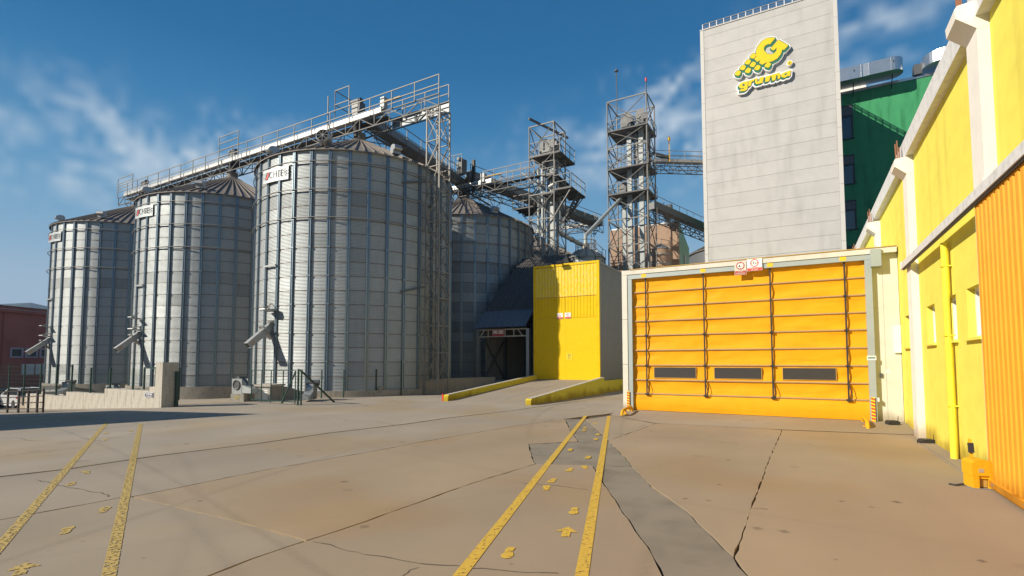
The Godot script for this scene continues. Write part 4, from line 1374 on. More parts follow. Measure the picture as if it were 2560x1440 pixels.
	b3.lathe([Vector2(1.64, 10.3), Vector2(0.8, 11.05), Vector2(0.55, 11.1), Vector2(0.3, 11.2), Vector2(0.3, 11.6), Vector2(0.0, 11.6)], 30, 0, TAU, hx)
	put("bin_roof", b3.done(), M["cast_concrete"], h)
	for k in 14:
		var t := TAU * k / 14
		var u := Vector3(sin(t), 0, cos(t))
		var o := Vector3(-15.6, 0, -40.0)
		bar("roof_rib", o + u * 1.6 + Vector3.UP * 10.37, o + u * 0.82 + Vector3.UP * 11.08, 0.04, 0.05, M["galvanised_dull"], h)
		var u2 := Vector3(sin(t + TAU / 14), 0, cos(t + TAU / 14))
		bar("rail_post", o + u * 0.85 + Vector3.UP * 11.05, o + u * 0.85 + Vector3.UP * 11.85, 0.04, 0.04, M["structure_steel"], h)
		bar("hand_rail", o + u * 0.85 + Vector3.UP * 11.85, o + u2 * 0.85 + Vector3.UP * 11.85, 0.04, 0.04, M["structure_steel"], h)
		bar("hand_rail", o + u * 0.85 + Vector3.UP * 11.5, o + u2 * 0.85 + Vector3.UP * 11.5, 0.03, 0.03, M["structure_steel"], h)
		if k % 2 == 0:
			bar("wall_strip", o + u * 1.54 + Vector3.UP * 3.0, o + u * 1.54 + Vector3.UP * 10.35, 0.12, 0.05, M["stiffener_steel"], h)
	for q in [0.0, 0.45]:
		bar("stair_rail", Vector3(-14.9, 11.9 - q, -39.6), Vector3(-13.7, 10.75 - q, -39.2), 0.045, 0.045, M["structure_steel"], h)
	for k in 3:
		bar("rail_post", Vector3(-13.95 + k * 0.3, 9.2, -39.4), Vector3(-13.95 + k * 0.3, 10.9 - k * 0.1, -39.4), 0.045, 0.045, M["structure_steel"], h)


func back_buildings() -> void:
	var g := thing("conveyor_bridge", "level conveyor bridge entering the side of the white tower, with yellow lamp post", "conveyor bridge", Vector3.ZERO, 0, "lattice conveyor bridges above the silos")
	var a := Vector3(-11.9, 0, -48.4)
	var c := Vector3(-5.9, 0, -52.4)
	truss(g, a, c, 0.95, 19.98, 20.75, 0.9, 0.07)
	bar("trough", a + Vector3.UP * 21.0, c + Vector3.UP * 21.0, 0.5, 0.35, M["galvanised_dull"], g)
	railing(g, a + Vector3(0.3, 20.8, 0.4), c + Vector3(0.3, 20.8, 0.4), 1.05, 1.4)
	railing(g, a + Vector3(-0.3, 20.8, -0.4), c + Vector3(-0.3, 20.8, -0.4), 1.05, 1.4)
	bar("drive_box", a + Vector3(0.2, 21.6, 0), a + Vector3(1.3, 21.3, -0.7), 0.35, 0.3, M["motor_grey"], g)
	bar("lamp_post", a + Vector3(1.4, 20.8, -0.5), a + Vector3(1.4, 22.9, -0.5), 0.07, 0.07, M["safety_yellow"], g)
	pipe("lamp_head", a + Vector3(1.4, 22.9, -0.5), a + Vector3(1.4, 23.25, -0.5), 0.12, M["marker_yellow"], g)
	var e := thing("conveyor_bridge", "dark conveyor bridge passing behind the brown building towards the white tower", "conveyor bridge", Vector3.ZERO, 0, "lattice conveyor bridges above the silos")
	var ea := Vector3(-11.9, 0, -47.7)
	var ec := Vector3(-8.1, 0, -61.8)
	truss(e, ea, ec, 1.0, 15.2, 16.1, 1.1, 0.07)
	bar("trough", ea + Vector3.UP * 16.45, ec + Vector3.UP * 16.45, 0.7, 0.65, M["motor_grey"], e)
	railing(e, ea + Vector3(0.3, 16.3, 0), ec + Vector3(0.3, 16.3, 0), 1.1, 1.6)
	var b := thing("brown_building", "tall brown clad building behind the wide elevator tower, crossed by lattice shadows", "building")
	bx("front_wall", Vector3(-18.6, -0.6, -55.4), Vector3(-11.02, 16.6, -55.2), M["brown_cladding"], b)
	var poly := PackedVector2Array([Vector2(55.39, -0.6), Vector2(61.0, -0.6), Vector2(61.0, 14.9), Vector2(55.39, 16.8)])
	var m := MB.new()
	m.prism(poly, 7.5, Transform3D(Basis(Vector3(0, 0, -1), Vector3.UP, Vector3(1, 0, 0)), Vector3(-18.55, 0, 0)))
	put("side_wall", m.done(), M["pale_cladding"], b)
	bx("window", Vector3(-11.04, 12.0, -58.9), Vector3(-11.0, 13.6, -58.0), M["dark_glass"], b)
	m = MB.new()
	m.lathe([Vector2(0.26, 16.2), Vector2(0.26, 16.9), Vector2(0.58, 17.5), Vector2(0.5, 18.35), Vector2(0.36, 18.4)], 18, 0, TAU, Transform3D(Basis.IDENTITY, Vector3(-12.0, 0, -54.7)))
	put("chimney_cowl", m.done(), M["galvanised_1"], b)
	var s := thing("round_tank", "weathered round tank with conical lid standing before the brown building", "tank")
	m = MB.new()
	m.lathe([Vector2(1.15, 0.0), Vector2(1.15, 13.3)], 26, 0, TAU, Transform3D(Basis.IDENTITY, Vector3(-12.5, 0, -53.2)))
	put("tank_wall", m.done(), M["brown_cladding"], s)
	m = MB.new()
	m.lathe([Vector2(1.2, 13.3), Vector2(0.3, 13.9), Vector2(0.0, 13.95)], 26, 0, TAU, Transform3D(Basis.IDENTITY, Vector3(-12.5, 0, -53.2)))
	put("tank_lid", m.done(), M["galvanised_dull"], s)
	for k in 8:
		m = MB.new()
		m.lathe([Vector2(1.165, 6.0 + k * 0.95), Vector2(1.19, 6.06 + k * 0.95), Vector2(1.165, 6.12 + k * 0.95)], 26, 0, TAU, Transform3D(Basis.IDENTITY, Vector3(-12.5, 0, -53.2)))
		put("tank_hoop", m.done(), M["galvanised_dull"], s)
	railing(s, Vector3(-12.9, 13.5, -52.3), Vector3(-11.4, 13.0, -52.3), 1.0, 0.8, 2)


# ---------------------------------------------------------------- white tower
func white_tower() -> void:
	var t := thing("white_tower", "tall white panelled tower carrying the yellow and green corn emblem", "building")
	var x0 := -6.12
	var x1 := 2.62
	var zf := -41.8
	bx("core", Vector3(-6.3, 0, -57.9), Vector3(2.82, 28.2, zf - 0.06), M["panel_joint"], t)
	bx("side_wall", Vector3(2.82, 0, -57.9), Vector3(2.88, 28.2, zf - 0.06), M["tower_panel_0"], t)
	bx("side_wall", Vector3(-6.37, 0, -57.9), Vector3(-6.3, 28.2, zf - 0.06), M["tower_panel_0"], t)
	var y := 27.64
	var first := true
	while y > 0.2:
		var top := 28.22 if first else y + 1.002
		first = false
		bx("cladding_panel", Vector3(x0 + 0.008, y + 0.008, zf - 0.06), Vector3(x1 - 0.008, top - 0.008, zf), M["tower_panel_%d" % rng.randi_range(0, 1)], t)
		y -= 1.002
	for k in 14:
		bx("corner_flashing", Vector3(-6.385, k * 2.02, zf - 0.3), Vector3(x0, k * 2.02 + 2.005, zf + 0.025), M["tower_trim"], t)
		bx("corner_flashing", Vector3(x1, k * 2.02, zf - 0.3), Vector3(2.895, k * 2.02 + 2.005, zf + 0.025), M["tower_trim"], t)
	bx("parapet_cap", Vector3(-6.4, 28.23, zf - 0.35), Vector3(2.91, 28.31, zf + 0.05), M["tower_trim"], t)
	for k in 18:
		var x := -6.2 + k * 0.527
		if x > 2.8:
			break
		bar("rail_post", Vector3(x, 28.3, zf - 0.1), Vector3(x, 28.78, zf - 0.1), 0.05, 0.05, M["white_plastic"], t)
	for yy in [28.45, 28.6, 28.78]:
		bar("hand_rail", Vector3(-6.25, yy, zf - 0.1), Vector3(2.8, yy, zf - 0.1), 0.05 if yy > 28.7 else 0.025, 0.05 if yy > 28.7 else 0.025, M["rail_steel"], t)
		bar("hand_rail", Vector3(2.8, yy, zf - 0.1), Vector3(2.8, yy, -57.9), 0.06, 0.06, M["rail_steel"], t)
	for k in 24:
		bar("rail_post", Vector3(2.8, 28.2, zf - 0.8 - k * 0.66), Vector3(2.8, 28.78, zf - 0.8 - k * 0.66), 0.06, 0.06, M["rail_steel"], t)
	emblem()


func smooth_poly(pts: Array, rounds := 2) -> PackedVector2Array:   # corner cutting
	var p := PackedVector2Array()
	for q in pts:
		p.append(Vector2(q[0], q[1]))
	for r in rounds:
		var o := PackedVector2Array()
		for i in p.size():
			var a := p[i]
			var b := p[(i + 1) % p.size()]
			o.append(a.lerp(b, 0.2))
			o.append(a.lerp(b, 0.8))
		p = o
	return p


func sweep(p: PackedVector2Array, d: Vector2) -> Array:   # the outline dragged along d
	var out := [p]
	for k in range(1, 5):
		var moved := PackedVector2Array()
		for v in p:
			moved.append(v + d * k / 4.0)
		out = merged(out, [moved])
	return out


func merged(a: Array, b: Array) -> Array:   # outer outlines of the union
	var todo := a + b
	var done := []
	while todo.size() > 0:
		var p: PackedVector2Array = todo.pop_back()
		var hit := false
		for i in done.size():
			var r := Geometry2D.merge_polygons(p, done[i])
			var outer := []
			for q in r:
				if not Geometry2D.is_polygon_clockwise(q):
					outer.append(q)
			if outer.size() == 1:
				done.remove_at(i)
				todo.append(outer[0])
				hit = true
				break
		if not hit:
			done.append(p)
	return done


func emblem() -> void:
	var e := thing("corn_emblem", "yellow and green company emblem of a corn cob and letter high on the white tower", "emblem")
	var letter := [[-1.05, 25.8], [-1.34, 25.93], [-1.66, 25.96], [-1.95, 25.84], [-2.22, 25.55], [-2.36, 25.22], [-2.38, 24.93], [-2.34, 24.79], [-2.49, 24.63], [-2.31, 24.34], [-2.09, 24.41], [-2.17, 24.2], [-1.97, 24.01], [-1.73, 24.1], [-1.55, 24.09], [-1.27, 24.08], [-0.95, 24.2], [-0.72, 24.46], [-0.62, 24.77], [-0.5, 24.71], [-0.23, 24.96], [-0.85, 25.59], [-1.4, 25.09], [-1.2, 24.87], [-0.98, 25.02], [-1.0, 24.8], [-1.16, 24.64], [-1.38, 24.62], [-1.63, 24.77], [-1.81, 25.05], [-1.84, 25.21], [-1.77, 25.41], [-1.58, 25.48], [-1.4, 25.45]]
	var cells := [[-2.59, 24.88], [-2.95, 24.52], [-3.31, 24.18], [-3.67, 23.85], [-2.61, 24.22], [-2.31, 23.88], [-2.96, 23.85], [-1.61, 23.88]]
	var lp := PackedVector2Array()
	for q in letter:
		lp.append(Vector2(q[0], q[1]))
	if Geometry2D.is_polygon_clockwise(lp):
		lp.reverse()
	var yellow := [lp]
	for c in cells:
		yellow.append(smooth_poly([[c[0] + 0.0, c[1] + 0.25], [c[0] + 0.25, c[1] + 0.05], [c[0] + 0.08, c[1] - 0.25], [c[0] - 0.26, c[1] - 0.05]], 2))
		if Geometry2D.is_polygon_clockwise(yellow[-1]):
			yellow[-1].reverse()
	var bowl := MB.new()
	bowl.prism(smooth_poly([[-1.70, 25.05], [-1.74, 25.2], [-1.66, 25.37], [-1.55, 25.39], [-1.43, 25.2], [-1.24, 24.95], [-1.13, 24.88], [-1.16, 24.75], [-1.37, 24.71], [-1.58, 24.84]], 1), 0.004, Transform3D(Basis.IDENTITY, Vector3(0, 0, -41.8 + 0.2225)))
	put("letter_bowl", bowl.done(), M["tower_panel_1"], e)
	layers(e, yellow, Vector2(0.04, -0.13), 0.07, 0.001)
	var name_ := thing("gruma_lettering", "raised yellow lower case company name below the corn emblem on the white tower", "lettering")
	var g := [[-2.97, 23.04], [-3.31, 23.06], [-3.53, 22.99], [-3.62, 22.83], [-3.57, 22.66], [-3.41, 22.56], [-3.26, 22.6], [-3.29, 22.49], [-3.51, 22.53], [-3.53, 22.37], [-3.18, 22.33], [-3.03, 22.4]]
	var r := [[-2.93, 23.05], [-2.77, 23.04], [-2.51, 23.07], [-2.58, 22.91], [-2.72, 22.9], [-2.8, 22.62], [-2.96, 22.6]]
	var u := [[-2.49, 23.11], [-2.31, 23.08], [-2.35, 22.79], [-2.22, 22.79], [-2.13, 23.09], [-1.88, 23.06], [-1.99, 22.62], [-2.36, 22.61], [-2.48, 22.74]]
	var m := [[-1.78, 23.04], [-1.29, 23.06], [-0.85, 23.08], [-0.78, 22.91], [-0.82, 22.64], [-0.97, 22.6], [-0.97, 22.91], [-1.05, 22.94], [-1.15, 22.58], [-1.35, 22.6], [-1.36, 22.93], [-1.45, 22.96], [-1.54, 22.62], [-1.80, 22.62]]
	var al := [[-0.11, 23.05], [-0.42, 23.03], [-0.67, 22.97], [-0.75, 22.83], [-0.71, 22.69], [-0.53, 22.59], [-0.4, 22.63], [-0.38, 22.67], [-0.16, 22.63]]
	var polys := []
	for q in [g, r, u, m, al]:
		var p := PackedVector2Array()
		for v in q:
			p.append(Vector2(v[0], v[1]))
		if Geometry2D.is_polygon_clockwise(p):
			p.reverse()
		polys.append(p)
	layers(name_, polys, Vector2(-0.10, -0.10), 0.06, 0.0)
	var b := MB.new()
	var holes := [[[-3.22, 22.92], [-3.35, 22.9], [-3.38, 22.76], [-3.27, 22.7], [-3.21, 22.75]], [[-0.37, 22.91], [-0.49, 22.9], [-0.55, 22.81], [-0.49, 22.75], [-0.39, 22.79]]]
	for q in holes:
		b.prism(smooth_poly(q, 1), 0.004, Transform3D(Basis.IDENTITY, Vector3(0, 0, -41.8 + 0.28)))
	put("letter_bowls", b.done(), M["logo_green"], name_)
	var dot := thing("trade_mark_disc", "small round trade mark disc right below the corn emblem", "emblem")
	pipe("disc", Vector3(-0.17, 23.64, -41.79), Vector3(-0.17, 23.64, -41.60), 0.21, M["logo_white"], dot)
	pipe("disc_face", Vector3(-0.17, 23.64, -41.60), Vector3(-0.17, 23.64, -41.57), 0.16, M["logo_yellow"], dot)
	words("letter", "R", 0.15, 0.11, M["logo_green"], dot, Transform3D(Basis.IDENTITY, Vector3(-0.17, 23.64, -41.565)), true)


func layers(p: Node3D, yellow: Array, drop: Vector2, rim: float, lift: float) -> void:
	var green := []
	for q in yellow:
		green = merged(green, sweep(q, drop))
	var grown := []
	for q in green:
		for w in Geometry2D.offset_polygon(q, 0.05, Geometry2D.JOIN_ROUND):
			grown = merged(grown, [w])
	var white := []
	for q in grown:
		for w in Geometry2D.offset_polygon(q, rim, Geometry2D.JOIN_ROUND):
			if not Geometry2D.is_polygon_clockwise(w):
				white = merged(white, [w])
	var z := -41.8 + lift
	for set_ in [[white, 0.0, 0.22, "logo_white", "backing_tray"], [grown if lift > 0.0 else green, 0.22, 0.255, "logo_green", "shadow_layer"], [yellow, 0.255, 0.28, "logo_yellow", "face_layer"]]:
		var b := MB.new()
		for q in set_[0]:
			b.prism(q, set_[2] - set_[1] - 0.001, Transform3D(Basis.IDENTITY, Vector3(0, 0, z + set_[1])))
		put(set_[4], b.done(), M[set_[3]], p)


# ---------------------------------------------------------------- green block
func green_block() -> void:
	var g := thing("green_building", "tall green rendered building behind the white tower, half in its shadow", "building")
	var zf := -58.0
	bx("wall", Vector3(-6.0, 0, -75), Vector3(16, 27.75, zf), M["green_render"], g)
	bx("parapet_flashing", Vector3(-6.02, 27.77, -75), Vector3(16.02, 28.02, zf + 0.06), M["duct_metal"], g)
	for y in [23.3, 18.85, 14.4, 9.95]:
		var w := Node3D.new()
		w.name = numbered("window", g)
		g.add_child(w, true)
		var h: float = 3.25 if y > 23 else 2.75
		var x0 := 3.0
		var x1 := 4.93
		bx("pane", Vector3(x0, y, zf), Vector3(x1, y + h, zf + 0.02), M["dark_glass"], w)
		bx("top_panel", Vector3(x0, y + h * 0.71, zf + 0.021), Vector3(x1 - 0.05, y + h - 0.03, zf + 0.05), M["motor_grey"], w)
		bx("frame_bar", Vector3(x0, y + h * 0.66, zf + 0.02), Vector3(x1, y + h * 0.71, zf + 0.08), M["window_frame_black"], w)
		bx("frame_bar", Vector3(x1 - 0.14, y, zf + 0.02), Vector3(x1, y + h * 0.66, zf + 0.08), M["window_frame_black"], w)
		bx("frame_bar", Vector3(x1 - 0.05, y + h * 0.71, zf + 0.02), Vector3(x1, y + h, zf + 0.08), M["window_frame_black"], w)
		bx("frame_bar", Vector3(x0, y - 0.07, zf + 0.0), Vector3(x1 + 0.1, y, zf + 0.15), M["window_frame_black"], w)
		bx("frame_bar", Vector3(x0, y + h, zf + 0.0), Vector3(x1 + 0.02, y + h + 0.06, zf + 0.10), M["window_frame_black"], w)
	var d := thing("ventilation_duct", "shiny metal duct with rounded end along the green building's parapet", "duct", Vector3.ZERO, 0, "roof ducts on the green building")
	var st := PackedVector2Array()
	for k in 13:
		var t := -PI / 2 + PI * k / 12
		st.append(Vector2(7.85 + cos(t) * 0.95, sin(t) * 0.95))
	for v in [Vector2(6.2, 0.95), Vector2(5.6, 0.85), Vector2(3.9, 0.85), Vector2(2.2, 0.85), Vector2(2.2, -0.75), Vector2(3.2, -0.95), Vector2(4.6, -0.95), Vector2(5.6, -0.9), Vector2(6.2, -0.95)]:
		st.append(v)
	var b := MB.new()
	var xf := Transform3D(Basis(Vector3(1, 0, 0), Vector3(0, 0, -1), Vector3(0, 1, 0)), Vector3(0, 28.2, zf + 1.05))
	b.prism(st, 1.22, xf)
	put("duct_casing", b.done(), M["duct_metal"], d)
	for x in [5.55, 6.15, 7.8]:
		bx("flange", Vector3(x, 28.18, zf + 0.08), Vector3(x + 0.06, 29.45, zf + 2.04), M["duct_metal"], d)
	for x in [5.0, 8.0]:
		bar("bracket", Vector3(x, 27.3, zf + 0.05), Vector3(x, 29.0, zf + 2.08), 0.07, 0.07, M["window_frame_black"], d)
	var d2 := thing("ventilation_duct", "shiny curved metal duct beside the white coping, farther along the green parapet", "duct", Vector3.ZERO, 0, "roof ducts on the green building")
	b = MB.new()
	var arc := PackedVector2Array()
	for k in 11:
		var t := PI - PI / 2 * k / 10.0
		arc.append(Vector2(12.3 + cos(t) * 2.0, -1.0 - sin(t) * 1.5))
	arc.append(Vector2(16.0, -2.5))
	arc.append(Vector2(16.0, 0.4))
	arc.append(Vector2(10.3, 0.4))
	b.prism(arc, 1.0, Transform3D(Basis(Vector3(1, 0, 0), Vector3(0, 0, -1), Vector3(0, 1, 0)), Vector3(0, 28.35, zf - 0.7)))
	put("duct_casing", b.done(), M["duct_metal"], d2)
	bx("flange", Vector3(11.95, 28.33, zf + 0.3), Vector3(12.02, 29.40, zf + 1.86), M["duct_metal"], d2)
	bx("bellows", Vector3(9.7, 28.05, zf - 0.6), Vector3(10.3, 29.0, zf + 0.3), M["motor_grey"], d2)
	var r := thing("roof_housing", "white roof housing with dark louvre behind the metal duct", "roof housing")
	bx("housing", Vector3(1.0, 27.7, -64), Vector3(6.3, 30.9, -60), M["white_render"], r)
	bx("louvre", Vector3(1.5, 29.6, -59.99), Vector3(5.2, 30.6, -59.95), M["window_frame_black"], r)
	for k in 5:
		bx("louvre_blade", Vector3(1.5, 29.65 + k * 0.19, -59.95), Vector3(5.2, 29.70 + k * 0.19, -59.88), M["motor_grey"], r)


# ---------------------------------------------------------------- yellow hall on the right
func right_wall() -> void:
	var h := thing("yellow_hall", "long yellow rendered hall with white pillars along the right side of the yard", "building")
	var x := 2.28
	var wins := [[-15.97, -15.25], [-13.42, -12.68], [-11.83, -11.1], [-10.46, -9.7]]
	var b := MB.new()
	b.box(Vector3(x, -0.05, -60), Vector3(x + 0.3, 2.03, 30))
	b.box(Vector3(x, 2.80, -60), Vector3(x + 0.3, 6.45, 30))
	var prev := -60.0
	for w in wins:
		b.box(Vector3(x, 2.03, prev), Vector3(x + 0.3, 2.80, w[0]))
		prev = w[1]
	b.box(Vector3(x, 2.03, prev), Vector3(x + 0.3, 2.80, 30))
	put("wall", b.done(), M["yellow_render"], h)
	bx("roof", Vector3(x + 0.3, 6.3, -60), Vector3(30, 6.45, 30), M["dark_roof"], h)
	bx("rear_wall", Vector3(29.7, 0, -60), Vector3(30, 6.3, 30), M["yellow_render"], h)
	bx("end_wall", Vector3(x + 0.3, 0, -60), Vector3(29.7, 6.3, -59.7), M["yellow_render"], h)
	bx("end_wall", Vector3(x + 0.3, 0, 29.7), Vector3(29.7, 6.3, 30), M["yellow_render"], h)
	for w in wins:
		var q := Node3D.new()
		q.name = numbered("window", h)
		h.add_child(q, true)
		bx("sill", Vector3(x - 0.06, 1.985, w[0] - 0.06), Vector3(x + 0.12, 2.028, w[1] + 0.06), M["yellow_render"], q)
		bx("pane", Vector3(x + 0.15, 2.03, w[0]), Vector3(x + 0.16, 2.80, w[1]), M["dark_glass"], q)
		for s in [[2.03, 2.08], [2.75, 2.80]]:
			bx("frame", Vector3(x + 0.10, s[0], w[0]), Vector3(x + 0.17, s[1], w[1]), M["white_plastic"], q)
		for s in [[w[0], w[0] + 0.055], [w[1] - 0.055, w[1]]]:
			bx("frame", Vector3(x + 0.10, 2.08, s[0]), Vector3(x + 0.17, 2.75, s[1]), M["white_plastic"], q)
	# pillars with corbels
	for q in [[-8.75, 0.24], [-14.05, 0.0], [-19.6, -0.12], [-25.2, -0.12], [-30.8, -0.12], [-3.2, 0.24], [2.4, 0.24]]:
		var p := Node3D.new()
		p.name = numbered("pillar", h)
		h.add_child(p, true)
		var z: float = q[0]
		bx("shaft", Vector3(2.15, -0.02, z - 0.5), Vector3(x + 0.01, 5.86 + q[1], z), M["white_render"], p)
		b = MB.new()
		var prof := PackedVector2Array([Vector2(2.29, 5.863), Vector2(2.15, 5.863), Vector2(1.94, 6.06), Vector2(1.93, 6.19), Vector2(1.96, 6.235), Vector2(2.29, 6.262)])
		b.prism(prof, 0.5, Transform3D(Basis.IDENTITY, Vector3(0, q[1], z - 0.5)))
		put("corbel", b.done(), M["white_render"], p)
		for k in 3:
			bar("rebar", Vector3(1.99 + k * 0.05, 6.2 + q[1], z - 0.12 - k * 0.13), Vector3(1.98 + k * 0.055, 6.62 + q[1] + (0.12 if k == 1 else 0.0), z - 0.13 - k * 0.13), 0.022, 0.022, M["rebar_rust"], p)
	for k in 12:
		bx("coping", Vector3(2.14, 6.27, -60 + k * 7.5 + 0.01), Vector3(2.62, 6.68, -60 + (k + 1) * 7.5 - 0.01), M["coping_white"], h)
	# sliding gate
	var g := thing("sliding_gate", "orange corrugated sliding gate hanging at the near end of the yellow hall", "gate")
	for k in 11:
		b = MB.new()
		var z0 := -9.05 + k * 0.99
		var pts := []
		for i in 6:
			var zz := i * 0.165
			pts.append_array([Vector2(zz, 0.0), Vector2(zz + 0.012, 0.032), Vector2(zz + 0.105, 0.032), Vector2(zz + 0.117, 0.0)])
		pts.append(Vector2(0.99, 0.0))
		# along z, ribs towards the yard
		b.profile(pts, 3.66, Transform3D(Basis(Vector3(0, 0, 1), Vector3.UP, Vector3(-1, 0, 0)), Vector3(2.135, 0.125, z0)))
		put("corrugated_sheet", b.done(), M["gate_orange"], g)
	bx("bottom_rail", Vector3(2.07, 0.035, -9.06), Vector3(2.14, 0.124, 1.9), M["gate_orange"], g)
	bx("top_rail", Vector3(2.105, 3.75, -9.05), Vector3(2.145, 3.80, 1.9), M["gate_orange"], g)
	for k in 9:
		bx("rail_bolt", Vector3(2.064, 0.07, -8.8 + k * 1.1), Vector3(2.07, 0.10, -8.75 + k * 1.1), M["galvanised_dull"], g)
	var r := thing("gate_track", "grey steel gate track running along the yellow hall above the pipe", "rail")
	b = MB.new()
	b.box(Vector3(2.055, 3.805, -14.6), Vector3(2.145, 3.945, 6))
	put("track_beam", b.done(), M["coping_white"], r)
	bx("track_slot", Vector3(2.075, 3.765, -14.55), Vector3(2.10, 3.804, 6), M["black_steel"], r)
	bx("end_stop", Vector3(2.05, 3.80, -14.72), Vector3(2.15, 3.97, -14.605), M["white_render"], r)
	for z in [-14.3, -9.0, -3.5]:
		bx("bracket", Vector3(2.146, 3.83, z - 0.05), Vector3(2.29, 3.92, z + 0.05), M["coping_white"], r)
	bx("junction_knob", Vector3(2.08, 3.947, -8.75), Vector3(2.16, 4.02, -8.55), M["white_render"], r)
	var p := thing("drain_pipe", "yellow downpipe on the yellow hall between two small windows", "pipe")
	pipe("pipe", Vector3(2.20, 0.0, -11.3), Vector3(2.20, 3.72, -11.3), 0.055, M["yellow_pipe"], p)
	for y in [0.9, 2.1, 3.3]:
		bx("clip", Vector3(2.14, y, -11.36), Vector3(2.285, y + 0.02, -11.24), M["yellow_pipe"], p)
	# gate motor
	var m := thing("gate_motor", "scuffed yellow gate motor on a bracket at the foot of the orange gate", "gate motor")
	b = MB.new()
	var hood := PackedVector2Array([Vector2(-0.125, 0.17), Vector2(0.125, 0.17), Vector2(0.125, 0.24), Vector2(0.11, 0.33), Vector2(0.08, 0.362), Vector2(0.03, 0.375), Vector2(-0.04, 0.375), Vector2(-0.095, 0.36), Vector2(-0.125, 0.33)])
	b.prism(hood, 0.24, Transform3D(Basis(Vector3.UP, 0.25), Vector3(1.96, 0, -9.12)))
	put("hood", b.done(), M["safety_yellow"], m)
	b = MB.new()
	for s in [-1.0, 1.0]:
		b.box(Vector3(0.09 * s - 0.032, 0.0, 0.02), Vector3(0.09 * s + 0.032, 0.168, 0.25), Transform3D(Basis(Vector3.UP, 0.25), Vector3(1.96, 0, -9.12)))
	b.box(Vector3(-0.057, 0.13, 0.03), Vector3(0.057, 0.168, 0.22), Transform3D(Basis(Vector3.UP, 0.25), Vector3(1.96, 0, -9.12)))
	put("bracket", b.done(), M["safety_yellow"], m)
	b = MB.new()
	b.box(Vector3(-0.05, 0.02, 0.06), Vector3(0.05, 0.128, 0.20), Transform3D(Basis(Vector3.UP, 0.25), Vector3(1.96, 0, -9.12)))
	put("gear_case", b.done(), M["edge_ochre"], m)
	b = MB.new()
	b.box(Vector3(-0.14, 0.0, 0.0), Vector3(0.14, 0.012, 0.27), Transform3D(Basis(Vector3.UP, 0.25), Vector3(1.96, 0, -9.12)))
	put("base_plate", b.done(), M["galvanised_dull"], m)
	b = MB.new()
	b.box(Vector3(-0.055, 0.215, 0.2405), Vector3(0.0, 0.262, 0.243), Transform3D(Basis(Vector3.UP, 0.25), Vector3(1.96, 0, -9.12)))
	put("worn_sticker", b.done(), M["pale_cladding"], m)
	bar("limit_post", Vector3(1.99, 0.0, -9.2), Vector3(1.97, 0.60, -9.25), 0.035, 0.02, M["safety_yellow"], m)
	bar("limit_switch", Vector3(1.977, 0.42, -9.225), Vector3(1.972, 0.55, -9.23), 0.055, 0.06, M["black_steel"], m)
	var c := thing("cable_end", "loose dark cable end lying on the concrete beside the gate motor", "cable")
	b = MB.new()
	b.tube([Vector3(1.83, 0.03, -8.98), Vector3(1.74, 0.012, -8.95), Vector3(1.68, 0.012, -8.99)], 0.014, 6)
	put("cable", b.done(), M["black_steel"], c)
	for q in [[2.13, -13.35, 0.0, "low black bait box at the foot of the white pillar"], [1.93, -16.25, 0.08, "low black bait box in the corner beside the folding door"]]:
		var t := thing("bait_box", q[3], "bait box", Vector3(q[0], q[2], q[1]), 0.3)
		b = MB.new()
		b.prism(PackedVector2Array([Vector2(-0.13, 0), Vector2(0.13, 0), Vector2(0.13, 0.06), Vector2(0.09, 0.095), Vector2(-0.09, 0.095), Vector2(-0.13, 0.06)]), 0.2)
		put("box", b.done(), M["black_steel"], t)
		bar("stake", Vector3(0.12, 0.05, 0.1), Vector3(0.13, 0.2, 0.1), 0.012, 0.012, M["black_steel"], t)


